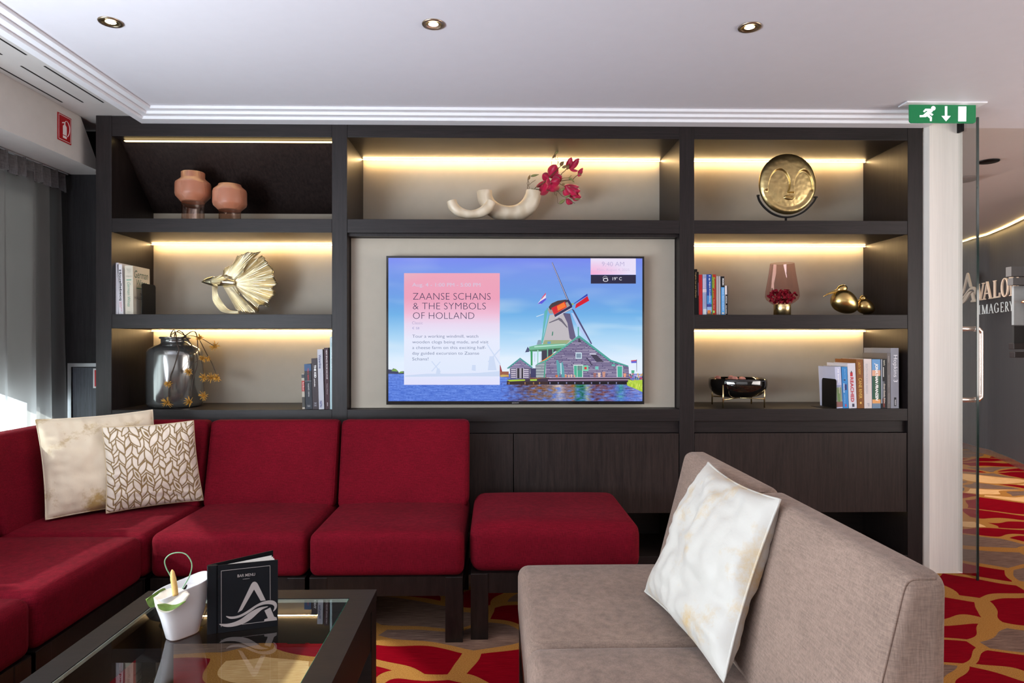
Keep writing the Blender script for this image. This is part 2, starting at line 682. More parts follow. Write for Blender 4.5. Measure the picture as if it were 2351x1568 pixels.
# service hatch with a metal frame in that end wall
hz = at(156, 834, 3.40).z
hx = gx(155, 3.40)
door = MB()
door.box(hx, hx + 0.018, 3.40, 3.42, 0.0, hz)
door.box(hx + 0.018, gx(224, D), 3.40, 3.42, hz - 0.018, hz)
dr = struct(door.build('door_1', M['steel']))
MB().box(hx + 0.022, gx(224, D), 3.405, 3.418, 0.01, hz - 0.022).build('door_panel', wood('hatch_wood', (16, 5, 0.4), rgb(58, 60, 66), rgb(84, 88, 96), 0.4), dr)
sg = MB()
p0, p1 = at(213.5, 846, 3.40), at(232, 891, 3.40)
sg.box(p0.x, p1.x, 3.401, 3.404, p1.z, p0.z, 0)
sg.box(p0.x + 0.008, p1.x - 0.008, 3.3995, 3.4015, p1.z + 0.008, p0.z - 0.008, 1)
sgo = sg.build('notice', [M['white_gloss'], pbr('notice_red', rgb(190, 28, 34), 0.4, var=0.02)])
tag(sgo, 'red notice with white border on the wooden hatch left of the bookcase', 'sign')

# pillar at the right end of the bookcase
px0, px1 = gx(2118, D), gx(2210, 3.16)
pl = MB()
pl.prism([(px0 + 0.002, 3.24), (px0 + 0.002, 3.20), (gx(2134, 3.16), 3.16), (px1, 3.16), (px1, 3.62), (px0 + 0.002, 3.62)], (0, 0, 0), (1, 0, 0), (0, 1, 0), CZ)
struct(pl.build('wall_pillar', M['wood_light']))

# corridor: curved dark wall
wall_pts = []
for px, py in ((2120, 606), (2165, 586), (2209, 568), (2243, 558), (2273, 551), (2300, 541), (2325, 531), (2351, 519)):
    p = H(px, py, 2.13)
    wall_pts.append(Vector((p.x, p.y, 0)))
wall_pts = wall_pts[2:]
d0 = Vector((0.06, 1, 0))
wall_pts = [wall_pts[0] + d0 * 1.9, wall_pts[0] + d0 * 0.9] + wall_pts + [Vector((4.42, 5.25, 0)), Vector((4.15, 4.75, 0)), Vector((3.9, 4.4, 0))]
cw = cat_rom(wall_pts, 5)


def ribbon(pts, z0, z1, off=0.0, thick=0.02):
    m = MB()
    n = len(pts)
    q = []
    for i, p in enumerate(pts):
        t = (pts[min(i + 1, n - 1)] - pts[max(i - 1, 0)]).normalized()
        nr = Vector((t.y, -t.x, 0))   # towards the camera side is chosen below
        if nr.x > 0:
            nr = -nr
        q.append((p + nr * off, p + nr * (off - thick)))
    vs = []
    for a, b in q:
        vs += [(a.x, a.y, z0), (a.x, a.y, z1), (b.x, b.y, z1), (b.x, b.y, z0)]
    fs = []
    for i in range(n - 1):
        for k in range(4):
            fs.append((4 * i + k, 4 * i + (k + 1) % 4, 4 * (i + 1) + (k + 1) % 4, 4 * (i + 1) + k))
    fs += [(0, 1, 2, 3), (4 * n - 4, 4 * n - 1, 4 * n - 2, 4 * n - 3)]
    m.add(vs, fs, 0, False)
    return m


struct(ribbon(cw, 0, CZ, 0, 0.05).build('wall_corridor', M['cor_wall']))
struct(ribbon(cw, 0, 0.055, 0.012, 0.012).build('baseboard_corridor', M['steel']))
cove = ribbon(cw, 2.1752, 2.1795, 0.050, 0.012).build('cove_light', M['led_cove'])
tag(cove, 'warm glowing cove light strip along the top of the curved corridor wall', 'light strip')
# recessed slot and round fitting in the corridor ceiling
p = H(2270, 371, CZ)
o = MB().lathe((p.x, p.y, CZ - 0.004), [(0.001, 0.0), (0.052, 0.0), (0.055, 0.004), (0.055, 0.007)], 28).build('ceiling_speaker', M['black_metal'])
tag(o, 'dark round recessed fitting in the corridor ceiling right of the glass door', 'ceiling fitting')
p = H(2213, 411, CZ)
o = MB().lathe((p.x, p.y, CZ - 0.012), [(0.001, 0.0), (0.07, 0.0), (0.08, 0.012), (0.08, 0.014)], 28).build('smoke_detector', pbr('detector_grey', rgb(120, 100, 92), 0.5))
tag(o, 'round shallow smoke detector on the corridor ceiling behind the glass door', 'smoke detector')

# ------------------------------------------------------------------ glass door folded back beside the pillar
ge = H(2243, 1337, 0.0)
gd = thing('glass_door', 'frameless clear glass door folded open beside the pale pillar', 'door', (ge.x + 0.004, ge.y, 0))
gxx = ge.x
MB().box(gxx, gxx + 0.009, ge.y + 0.004, ge.y + 0.80, 0.012, CZ - 0.035).build('pane', M['glass_door'], gd)
MB().box(gxx - 0.0005, gxx + 0.0095, ge.y - 0.0005, ge.y + 0.005, 0.008, CZ - 0.032).build('glass_edge', M['glass_edge_dark'], gd)
MB().bbox(gxx + 0.009, gxx + 0.035, 3.19, 3.25, 2.075, CZ - 0.004, 0.003).bbox(gxx - 0.012, gxx + 0.0, 3.165 - 0.045, 3.155, 2.11, CZ - 0.004, 0.002).build('hinge', M['black_metal'], gd)
hb = MB()
yh = 3.235
xr = gx(2251, yh)
zt, zb_ = at(2240, 755, yh).z, at(2240, 918, yh).z
hb.tube(cat_rom([(gxx + 0.009, yh, zt), (xr - 0.03, yh, zt)], 2), 0.012, 12)
hb.tube(cat_rom([(gxx + 0.009, yh, zb_), (xr - 0.03, yh, zb_)], 2), 0.012, 12)
hb.tube([(xr - 0.035, yh, zt), (xr - 0.012, yh, zt - 0.002), (xr, yh, zt - 0.014), (xr, yh, zt - 0.03), (xr, yh, zb_ + 0.03), (xr, yh, zb_ + 0.014), (xr - 0.012, yh, zb_ + 0.002), (xr - 0.035, yh, zb_)], 0.0125, 14)
tag(hb.build('handle', M['rose'], gd), 'rose-gold steel pull handle')

# shelf unit at the right edge of the corridor
ys = 4.55
su = thing('wall_display', 'glazed display with dark ledges at the right edge of the corridor', 'display unit', (gx(2345, ys), ys, 0))
xa = gx(2326, ys)
MB().box(gx(2322, ys), 4.25, ys, ys + 0.05, at(2340, 634, ys).z, at(2340, 612, ys).z).build('top_board', M['cor_wall'], su)
MB().box(xa, 4.25, ys, ys + 0.05, at(2340, 654, ys).z, at(2340, 638, ys).z).build('top_board', M['cor_wall'], su)
MB().box(gx(2333, ys), 4.25, ys + 0.02, ys + 0.04, at(2340, 746, ys).z, at(2340, 656, ys).z).build('glass_front', pbr('frosted_display_glass', rgb(120, 126, 130), 0.2, var=0.05), su)
MB().box(gx(2336, ys), 4.25, ys + 0.03, ys + 0.05, at(2340, 790, ys).z, at(2340, 748, ys).z).build('back_board', M['black'], su)
MB().bbox(gx(2328, ys), 4.25, ys, ys + 0.05, at(2340, 802, ys).z, at(2340, 788, ys).z, 0.003).build('ledge', M['wood_h'], su)
MB().bbox(gx(2330, ys), 4.25, ys, ys + 0.05, at(2340, 821, ys).z, at(2340, 808, ys).z, 0.003).build('ledge', M['wood_h'], su)
pc = at(2344, 692, ys)
o = MB().lathe((pc.x + 0.02, ys - 0.03, pc.z - 0.012), [(0.002, 0.024), (0.022, 0.021), (0.034, 0.010), (0.036, 0.0), (0.001, 0.0)], 24).build('copper_lamp', pbr('copper', (0.9, 0.4, 0.2), 0.2, metal=1.0), su)

# ------------------------------------------------------------------ bookcase
bc = thing('bookcase', 'full-width dark wood built-in bookcase with lit niches and lower cupboards', 'bookcase', (0, D, 0))
ST = [(220, 256), (762, 797), (1560, 1594), (2084, 2118)]
ST = [(gx(a, D), gx(b, D)) for a, b in ST]
Z_TOP, Z_S1T, Z_S1B, Z_S2T, Z_S2B, Z_LT, Z_LB, Z_DT, Z_DB, Z_PL = zc(317), zc(504), zc(535), zc(722), zc(754), zc(940), zc(968), zc(995), zc(1180), zc(1280)
bays = [(ST[0][1], ST[1][0]), (ST[1][1], ST[2][0]), (ST[2][1], ST[3][0])]
for a, b in ST:
    MB().bbox(a, b, D, DB, 0.0, CZ - 0.001, 0.0015).build('upright', M['wood_v'], bc)
e = 0.0006
for i, (a, b) in enumerate(bays):
    MB().bbox(a + e, b - e, D + 0.001, DB, Z_TOP, CZ - 0.002, 0.0015).build('top_rail', M['wood_h'], bc)
    MB().bbox(a + e, b - e, D + 0.001, DB, Z_S1B, Z_S1T, 0.0015).build('shelf', M['wood_h'], bc)
    if i != 1:
        MB().bbox(a + e, b - e, D + 0.001, DB, Z_S2B, Z_S2T, 0.0015).build('shelf', M['wood_h'], bc)
    MB().bbox(a + e, b - e, D - 0.004 * 0 + 0.001, DB, Z_LB, Z_LT, 0.0015).build('ledge', M['wood_h'], bc)
    # recessed rail over the doors, cupboard carcass, plinth
    MB().box(a + e, b - e, D + 0.02, D + 0.04, Z_DT, Z_LB).build('recessed_rail', M['wood_h'], bc)
    MB().box(a + e, b - e, D + 0.03, DB, Z_DB, Z_DT - 0.004).build('carcass', M['wood_leg'], bc)
    MB().bbox(a + e, b - e, D + 0.001, DB, 0.0, Z_PL, 0.0015).build('plinth', M['wood_h'], bc)
    MB().box(a + e, b - e, DB - 0.01, DB, Z_PL, Z_DB).build('back_board', M['wood_h'], bc)
# doors
dd = [(bays[0][0], bays[0][1]), (bays[1][0], gx(1179, D)), (gx(1179, D), bays[1][1]), (bays[2][0], bays[2][1])]
for a, b in dd:
    MB().bbox(a + 0.0025, b - 0.0025, D + 0.004, D + 0.024, Z_DB, Z_DT - 0.003, 0.001).build('cupboard_door', M['wood_door'], bc)
# beige back panels
def led(a, b, y, z, mat='led', nm='light_strip', h=0.004):
    y -= 0.018
    o = MB().box(a, b, y - 0.006, y, z - h, z).build(nm, M[mat], bc)
    return o
for i, (a, b) in enumerate(bays):
    if i == 0:
        MB().box(a, b, DB - 0.012, DB - 0.002, Z_S1T, Z_S1T + 0.12).build('back_panel', M['panel'], bc)
        # sloping dark board in the top left niche
        MB().prism([(D + 0.075, Z_TOP), (D + 0.09, Z_TOP), (DB - 0.013, Z_S1T + 0.114), (DB - 0.013, Z_S1T + 0.099)], (a + e, 0, 0), (0, 1, 0), (0, 0, 1), (b - a - 2 * e)).build('sloping_board', M['wood_door'], bc)
        o = MB().box(a + 0.03, b, D + 0.052, D + 0.066, Z_TOP - 0.0085, Z_TOP - 0.0045).build('light_strip', M['led_low'], bc)
    else:
        MB().box(a, b, DB - 0.012, DB - 0.002, Z_S1T, Z_TOP).build('back_panel', M['panel'], bc)
        led(a + (0.004 if i == 1 else 0.0), b - 0.004, DB - 0.016, Z_TOP - 0.0035)
    if i != 1:
        MB().box(a, b, DB - 0.012, DB - 0.002, Z_S2T, Z_S1B).build('back_panel', M['panel'], bc)
        led(a + 0.004, b - 0.004, DB - 0.016, Z_S1B - 0.0035)
        MB().box(a, b, DB - 0.012, DB - 0.002, Z_LT, Z_S2B).build('back_panel', M['panel'], bc)
        led(a + 0.004, b - 0.004, DB - 0.016, Z_S2B - 0.0035)
    led(a + 0.01, b - 0.01, D + 0.13, Z_DB - 0.002, 'led_low', h=0.005)
# tv bay panel and its slim frame
a, b = bays[1]
MB().box(gx(806, 3.25), gx(1549, 3.25), 3.25, 3.262, Z_LT + 0.002, Z_S1B - 0.016).build('back_panel', M['panel'], bc)
tf = MB().box(a + e, b - e, 3.262, 3.28, Z_LT, Z_S1B)
tf.box(a + e, gx(804.5, 3.25), 3.235, 3.262, Z_LT, Z_S1B).box(gx(1550.5, 3.25), b - e, 3.235, 3.262, Z_LT, Z_S1B)
tf.box(a + e, b - e, 3.20, 3.262, Z_S1B - 0.014, Z_S1B)
tf.build('tv_recess_frame', M['wood_v'], bc)


# ------------------------------------------------------------------ lettering
def text_mesh(txt, shear=0.0, bold=0.0):
    cu = bpy.data.curves.new('lettering', 'FONT')
    cu.body = txt
    cu.size = 1.0
    cu.shear = shear
    cu.offset = bold
    cu.resolution_u = 3
    cu.align_x = 'LEFT'
    o = bpy.data.objects.new('lettering', cu)
    COL.objects.link(o)
    dg = bpy.context.evaluated_depsgraph_get()
    me = bpy.data.meshes.new_from_object(o.evaluated_get(dg))
    bpy.data.objects.remove(o)
    bpy.data.curves.remove(cu)
    return me


def lettering(txt, O, U, V, w, h, mat, parent, name='lettering', shear=0.0, bold=0.0):
    """fit text to the rectangle O + [0..w]U + [0..h]V (world); U, V unit vectors"""
    me = text_mesh(txt, shear, bold)
    if not me.vertices:
        return None
    xs = [v.co.x for v in me.vertices]
    ys = [v.co.y for v in me.vertices]
    x0, x1, y0, y1 = min(xs), max(xs), min(ys), max(ys)
    O, U, V = Vector(O), Vector(U).normalized(), Vector(V).normalized()
    off = Vector((0, 0, 0))
    p = parent
    while p is not None:
        off += p.location
        p = p.parent
    sx = w / max(x1 - x0, 1e-6)
    sy = h / max(y1 - y0, 1e-6)
    for v in me.vertices:
        v.co = O + U * ((v.co.x - x0) * sx) + V * ((v.co.y - y0) * sy) - off
    me.materials.clear()
    me.materials.append(mat)
    o = bpy.data.objects.new(name, me)
    COL.objects.link(o)
    if parent is not None:
        o.parent = parent
    return o


INK = {}


def ink(r, g, b, gl=False):
    k = (r, g, b, gl)
    if k not in INK:
        INK[k] = emission('screen_ink', rgb(r, g, b), 1.0) if gl else pbr('ink', rgb(r, g, b), 0.5, var=0.02)
    return INK[k]


# logo outline polygons, in a frame where the cover is u 0..1, v 0..1
def cover_uv(x, y):
    u = (x - 925) / 547
    return (u, ((865 - 65 * u) - y) / (525 - 20 * u))


LOGO = [
    [(1158, 697), (1262, 480), (1275, 464), (1290, 460), (1304, 466), (1314, 478), (1376, 603), (1336, 608), (1285, 520), (1192, 678)],
    [(1366, 682), (1412, 658), (1442, 728), (1462, 735), (1465, 755), (1363, 766), (1366, 749), (1393, 740)],
    [(1070, 722), (1110, 727), (1165, 718), (1225, 688), (1290, 645), (1345, 617), (1400, 604), (1440, 608), (1462, 628), (1464, 655), (1452, 676), (1434, 688), (1444, 662), (1440, 645), (1418, 634), (1370, 634), (1310, 652), (1255, 690), (1200, 722), (1150, 740), (1105, 744), (1080, 734)],
    [(1018, 783), (1075, 782), (1130, 770), (1185, 745), (1240, 705), (1290, 675), (1340, 656), (1396, 650), (1350, 672), (1310, 705), (1265, 745), (1215, 775), (1160, 795), (1100, 806), (1050, 802)],
]


def smooth_loop(pts, k=3):
    P = [Vector((p[0], p[1], 0)) for p in pts]
    n = len(P)
    out = []
    for i in range(n):
        a, b, c, d = P[i - 1], P[i], P[(i + 1) % n], P[(i + 2) % n]
        for j in range(k):
            t = j / k
            r = 0.5 * ((2 * b) + (c - a) * t + (2 * a - 5 * b + 4 * c - d) * t * t + (3 * b - a - 3 * c + d) * t ** 3)
            out.append((r.x, r.y))
    return out


LOGO[2] = smooth_loop(LOGO[2])
LOGO[3] = smooth_loop(LOGO[3])


def logo(mb, O, U, V, t, which=(0, 1, 2, 3), mi=0):
    for k in which:
        mb.prism([cover_uv(*p) for p in LOGO[k]], O, U, V, t, mi)


# ------------------------------------------------------------------ television
YT = 3.19
tl, br_ = at(887, 587.5, YT), at(1479, 928, YT)
tv = thing('television', 'wall-mounted flat television showing a windmill and a blue sky', 'television', ((tl.x + br_.x) / 2, YT, br_.z))
sl, sr = at(891.5, 592, YT), at(1475, 921, YT)
cs = MB()
cs.bbox(tl.x, br_.x, YT + 0.004, YT + 0.045, br_.z, tl.z, 0.003)
cs.box(tl.x + 0.25, br_.x - 0.25, YT + 0.044, 3.25, br_.z + 0.15, tl.z - 0.15)
cs.build('casing', M['bezel'], tv)
bz = MB()
bz.box(tl.x, sl.x, YT, YT + 0.005, br_.z, tl.z).box(sr.x, br_.x, YT, YT + 0.005, br_.z, tl.z)
bz.box(sl.x, sr.x, YT, YT + 0.005, sl.z, tl.z).box(sl.x, sr.x, YT - 0.001, YT + 0.005, br_.z, sr.z)
bz.build('bezel', M['bezel'], tv)
lettering('SONY', at(1175.5, 926.3, YT - 0.0015), (1, 0, 0), (0, 0, 1), at(1191.5, 926, YT).x - at(1175.5, 926, YT).x, 0.0052, ink(150, 150, 155), tv, bold=0.02)

# the picture: flat coloured shapes on the screen, colours are the light the screen gives
PV, PF, PC = [], [], []
layer = [0]


def q(px, py):
    p = at(px, py, YT)
    return (p.x, p.z)


def poly(pts, c, raw=False, k=None):
    """one flat shape of the picture; later shapes lie over earlier ones"""
    layer[0] += 1
    y = YT + 0.0030 - 0.0000035 * layer[0]
    o = len(PV)
    for (x, yy) in pts:
        a = q(x, yy)
        PV.append((min(max(a[0], sl.x), sr.x), y, min(max(a[1], sr.z), sl.z)))
    PF.append(list(range(o, o + len(pts))))
    PC.append(rgb(*[min(max(v, 0), 255) for v in c]))


def C(x, y):
    return (1140 + x / 4.612, 590 + y / 4.612)


def cp(pts, c):
    poly([C(*p) for p in pts], c)


def fieldgrid(x0, x1, y0, y1, nx, ny, fn):
    layer[0] += 1
    y = YT + 0.0030 - 0.0000035 * layer[0]
    o = len(PV)
    for j in range(ny + 1):
        for i in range(nx + 1):
            a = q(x0 + (x1 - x0) * i / nx, y0 + (y1 - y0) * j / ny)
            PV.append((a[0], y, a[1]))
    for j in range(ny):
        for i in range(nx):
            b0 = o + j * (nx + 1) + i
            PF.append([b0, b0 + 1, b0 + nx + 2, b0 + nx + 1])
            c = fn((i + 0.5) / nx, (j + 0.5) / ny)
            PC.append(rgb(*[min(max(v, 0), 255) for v in c]))


def lerpc(stops, t):
    for (t0, c0), (t1, c1) in zip(stops, stops[1:]):
        if t <= t1:
            k = (t - t0) / (t1 - t0)
            return [c0[i] + (c1[i] - c0[i]) * max(k, 0) for i in range(3)]
    return list(stops[-1][1])


def sky(u, v):
    c = lerpc([(0, (116, 134, 236)), (0.12, (118, 150, 232)), (0.30, (112, 158, 230)), (0.48, (104, 172, 228)), (0.66, (160, 206, 240)), (0.85, (214, 232, 250)), (1, (226, 236, 252))], v)
    n = noise.noise(Vector((u * 3.2, v * 7, 3.1))) + 0.5 * noise.noise(Vector((u * 8, v * 18, 1.3)))
    k = max(0, n) * (0.25 + 0.6 * math.exp(-((v - 0.62) / 0.22) ** 2))
    return [c[i] + (245 - c[i]) * min(k, 0.8) * 0.8 for i in range(3)]


fieldgrid(891.5, 1475, 592, 862, 130, 70, sky)


def water(u, v):
    px = 891.5 + u * 583.5
    n = noise.noise(Vector((px * 0.06, v * 22, 0.0))) * 26 + noise.noise(Vector((px * 0.25, v * 50, 4.0))) * 26 - 6
    c = [96 + n, 132 + n, 222 + n * 0.7]
    if px > 1150:
        m = noise.noise(Vector((px * 0.09, v * 14, 9.0)))
        r = [(1150, (70, 70, 150)), (1210, (110, 70, 60)), (1240, (150, 92, 40)), (1262, (140, 96, 60)), (1285, (220, 200, 190)), (1300, (160, 100, 60)), (1316, (170, 110, 70)), (1326, (24, 120, 60)), (1338, (20, 110, 50)), (1348, (190, 190, 150)), (1362, (110, 60, 60)), (1385, (130, 76, 70)), (1410, (110, 90, 140)), (1425, (60, 150, 150)), (1440, (120, 110, 170)), (1476, (150, 160, 220))]
        cc = r[-1][1]
        for (x0, c0), (x1, c1) in zip(r, r[1:]):
            if x0 <= px < x1:
                t = (px - x0) / (x1 - x0)
                cc = [c0[i] + (c1[i] - c0[i]) * t for i in range(3)]
        k = max(0, min(1, (px - 1150) / 50)) * (0.95 - 0.55 * v) + m * 0.7
        k = max(0, min(1, k))
        c = [c[i] * (1 - k) + (cc[i] + n * 1.6) * k for i in range(3)]
    return c


fieldgrid(891.5, 1475, 858, 921, 330, 60, water)
# far shore left
poly([(891, 858), (891, 848), (900, 849), (903, 845), (906, 849), (912, 850), (916, 856), (926, 852), (934, 857), (934, 859)], (46, 52, 90))
poly([(898, 852), (902, 848), (906, 846), (911, 849), (913, 853)], (118, 160, 70))
poly([(914, 857), (919, 853), (924, 852), (927, 856)], (110, 150, 66))
# middle distance right of the card
poly([(1146, 864), (1146, 853), (1168, 853), (1168, 866)], (150, 84, 60))
poly([(1148, 862), (1153, 860), (1168, 861), (1168, 864), (1150, 866)], (200, 170, 90))
poly([(1147, 853), (1147, 834), (1150, 842), (1153, 853)], (150, 40, 50))
# flags
cp([(434, 497), (522, 375), (524, 450), (470, 497)], (236, 226, 240))
cp([(434, 497), (470, 465), (524, 432), (524, 452), (480, 494)], (92, 84, 214))
cp([(480, 430), (522, 375), (522, 398), (470, 455)], (214, 84, 120))
cp([(1482, 1085), (1488, 1085), (1488, 1215), (1484, 1215)], (80, 80, 120))
cp([(1425, 1095), (1482, 1090), (1482, 1122), (1428, 1124)], (86, 90, 210))
cp([(1425, 1095), (1482, 1090), (1482, 1102), (1425, 1105)], (200, 60, 90))
# tower
cp([(555, 615), (700, 590), (780, 600), (840, 850), (795, 890), (740, 925), (490, 925)], (186, 180, 186))
cp([(700, 590), (780, 600), (840, 850), (800, 880), (775, 860), (752, 700)], (88, 80, 118))
cp([(560, 690), (650, 650), (660, 640), (690, 655), (752, 740), (748, 752), (690, 690), (655, 665), (556, 702)], (98, 92, 110))
cp([(495, 905), (510, 880), (780, 880), (740, 925), (490, 925)], (150, 164, 120))
cp([(590, 790), (602, 790), (598, 830), (584, 835)], (70, 130, 110))
cp([(540, 895), (576, 895), (572, 920), (538, 920)], (90, 150, 190))
# cap
cp([(545, 560), (570, 500), (640, 465), (730, 450), (780, 470), (790, 560), (700, 600), (620, 600), (560, 600)], (160, 150, 150))
cp([(552, 530), (585, 490), (650, 462), (735, 450), (760, 470), (620, 540), (570, 560)], (72, 56, 60))
# sails
cp([(580, 540), (725, 470), (745, 530), (610, 612)], (214, 28, 40))
cp([(640, 520), (715, 478), (738, 525), (650, 570)], (246, 120, 46))
cp([(610, 612), (800, 505), (802, 540), (622, 640)], (40, 36, 78))
cp([(622, 636), (800, 534), (801, 541), (624, 643)], (210, 212, 236))
cp([(583, 60), (594, 55), (770, 465), (752, 470)], (58, 56, 96))
cp([(586, 60), (590, 58), (762, 465), (757, 468)], (210, 206, 230))
cp([(740, 455), (765, 450), (800, 505), (780, 520)], (44, 42, 90))
cp([(795, 545), (820, 560), (1012, 915), (1002, 925), (905, 760)], (62, 58, 110))
cp([(790, 590), (815, 595), (1002, 925), (985, 905), (870, 760)], (176, 196, 238))
cp([(810, 498), (962, 388), (966, 408), (826, 494)], (50, 62, 176))
cp([(833, 545), (842, 500), (964, 412), (982, 462)], (212, 18, 44))
cp([(795, 490), (815, 488), (818, 505), (800, 508)], (150, 190, 90))
# struts of the tower
for a0, a1, w in (((540, 540), (475, 920), 7), ((515, 570), (480, 915), 5), ((560, 610), (484, 915), 5), ((525, 560), (500, 700), 5)):
    cp([(a0[0] - w, a0[1]), (a0[0] + w, a0[1]), (a1[0] + w, a1[1]), (a1[0] - w, a1[1])], (90, 176, 176))
cp([(420, 628), (500, 600), (502, 606), (424, 635)], (200, 220, 235))
cp([(440, 880), (470, 878), (480, 925), (425, 930)], (130, 150, 170))
# gallery
cp([(345, 950), (460, 925), (740, 915), (700, 965), (345, 985)], (106, 178, 142))
cp([(400, 945), (730, 921), (720, 932), (400, 958)], (176, 222, 206))
cp([(302, 1010), (330, 950), (348, 975), (345, 1005)], (60, 70, 110))
cp([(345, 985), (700, 960), (640, 1000), (350, 1000)], (56, 120, 84))
cp([(360, 990), (382, 988), (382, 1150), (362, 1150)], (40, 150, 90))
cp([(432, 985), (444, 985), (440, 1280), (430, 1280)], (150, 206, 190))
cp([(478, 990), (640, 975), (560, 1060), (478, 1100)], (40, 34, 56))
for x in (536, 592):
    cp([(x, 975), (x + 10, 975), (x + 10, 1060), (x, 1080)], (110, 190, 160))
for x in (402, 468):
    cp([(x, 1020), (x + 6, 1020), (x + 6, 1110), (x, 1110)], (180, 190, 214))


def siding(shape, c0, c1, step=17, rows=None):
    cp(shape, c0)
    ys = [p[1] for p in shape]
    y = min(ys) + 8
    while y < max(ys) - 4:
        xs = []
        n = len(shape)
        for i in range(n):
            (xa_, ya), (xb_, yb) = shape[i], shape[(i + 1) % n]
            if (ya - y) * (yb - y) < 0:
                xs.append(xa_ + (xb_ - xa_) * (y - ya) / (yb - ya))
        xs.sort()
        if len(xs) >= 2 and xs[1] - xs[0] > 10:
            k = 0.75 + 0.25 * noise.noise(Vector((y * 0.05, 2, 0)))
            x = xs[0] + 3
            while x < xs[-1] - 3:
                w = random.uniform(30, 150)
                x2 = min(x + w, xs[-1] - 3)
                kk = k * random.uniform(0.55, 1.1)
                h = random.uniform(4.5, 7.5)
                cp([(x, y), (x2, y), (x2, y + h), (x, y + h)], [c0[i] + (c1[i] - c0[i]) * min(kk, 1) for i in range(3)])
                x = x2 + random.uniform(2, 10)
        y += step


# large barn
siding([(524, 1105), (870, 850), (1200, 1105), (1400, 1165), (1405, 1278), (524, 1278)], (84, 72, 116), (214, 206, 226), 16.5)
siding([(412, 1145), (524, 1100), (518, 1278), (415, 1278)], (130, 140, 150), (216, 226, 226), 30)
cp([(412, 1143), (520, 1075), (640, 1000), (690, 960), (560, 1070), (440, 1128)], (232, 134, 50))
cp([(412, 1148), (440, 1125), (520, 1090), (868, 832), (872, 850), (530, 1103), (420, 1148)], (70, 164, 148))
cp([(866, 832), (880, 832), (1215, 1090), (1396, 1150), (1398, 1164), (1200, 1106), (872, 852)], (62, 156, 146))
cp([(860, 740), (872, 740), (874, 885), (862, 885)], (70, 160, 150))
cp([(512, 1100), (524, 1100), (512, 1278), (498, 1278)], (62, 150, 130))
cp([(985, 1020), (1052, 1020), (1056, 1034), (985, 1032)], (206, 206, 226))
cp([(995, 1034), (1056, 1034), (1138, 1110), (1060, 1112)], (44, 36, 66))
cp([(945, 1060), (960, 1062), (1020, 1145), (1005, 1148)], (54, 44, 80))
cp([(865, 860), (880, 862), (900, 905), (865, 900)], (50, 42, 74))
cp([(838, 1012), (904, 1012), (904, 1078), (838, 1078)], (196, 220, 232))
cp([(848, 1022), (894, 1022), (894, 1068), (848, 1068)], (60, 84, 120))
for x in (858, 870, 882):
    cp([(x, 1022), (x + 4, 1022), (x + 4, 1068), (x, 1068)], (190, 214, 230))
# doors and shutters
cp([(814, 1138), (916, 1138), (916, 1276), (820, 1276)], (214, 224, 226))
cp([(820, 1150), (852, 1150), (852, 1272), (824, 1272)], (60, 170, 142))
cp([(856, 1150), (908, 1150), (908, 1272), (858, 1272)], (56, 160, 134))
cp([(862, 1150), (906, 1150), (906, 1200), (862, 1200)], (50, 96, 96))
for x in (872, 884, 896):
    cp([(x, 1150), (x + 3, 1150), (x + 3, 1200), (x, 1200)], (180, 220, 210))
cp([(912, 1148), (972, 1148), (974, 1208), (914, 1208)], (112, 200, 166))
cp([(930, 1164), (955, 1164), (955, 1190), (930, 1190)], (206, 24, 30))
cp([(1046, 1158), (1080, 1158), (1080, 1192), (1046, 1192)], (110, 190, 184))
cp([(1220, 1135), (1256, 1135), (1256, 1156), (1220, 1156)], (90, 180, 170))
cp([(1272, 1150), (1337, 1150), (1337, 1276), (1274, 1276)], (214, 216, 230))
cp([(1280, 1158), (1331, 1158), (1331, 1272), (1283, 1272)], (56, 168, 146))
# green gear by the wall, pots
cp([(632, 1095), (650, 1090), (668, 1130), (700, 1110), (716, 1180), (722, 1272), (690, 1276), (680, 1190), (660, 1270), (648, 1270), (640, 1180)], (82, 156, 166))
cp([(676, 1125), (686, 1122), (690, 1240), (680, 1240)], (206, 226, 236))
for (x, y0, w, h, c) in ((722, 1245, 24, 30, (206, 140, 100)), (756, 1248, 20, 27, (222, 180, 160)), (784, 1245, 20, 30, (222, 184, 170)), (816, 1250, 20, 25, (206, 160, 140)), (1024, 1228, 34, 46, (150, 96, 96)), (1072, 1226, 32, 48, (222, 190, 176)), (1120, 1216, 34, 58, (196, 140, 124)), (1344, 1232, 30, 44, (226, 150, 120)), (622, 1250, 30, 24, (206, 110, 60))):
    cp([(x, y0), (x + w, y0), (x + w * 0.85, y0 + h), (x + w * 0.15, y0 + h)], c)
# small shed
siding([(132, 1178), (248, 1075), (378, 1172), (372, 1178)], (96, 84, 130), (216, 206, 226), 17)
cp([(108, 1178), (250, 1066), (386, 1168), (372, 1176), (250, 1084), (124, 1184)], (56, 148, 146))
cp([(140, 1180), (358, 1175), (354, 1290), (146, 1290)], (92, 84, 116))
for x in (154, 290):
    for k in range(5):
        cp([(x, 1188 + k * 20), (x + 50, 1188 + k * 20), (x + 50, 1198 + k * 20), (x, 1198 + k * 20)], (206, 196, 214))
cp([(215, 1180), (286, 1178), (284, 1282), (218, 1284)], (32, 24, 40))
for x in (210, 244, 256, 282):
    cp([(x, 1178), (x + 7, 1178), (x + 7, 1284), (x, 1284)], (206, 196, 214))
cp([(358, 1176), (418, 1180), (418, 1276), (360, 1278)], (46, 44, 92))
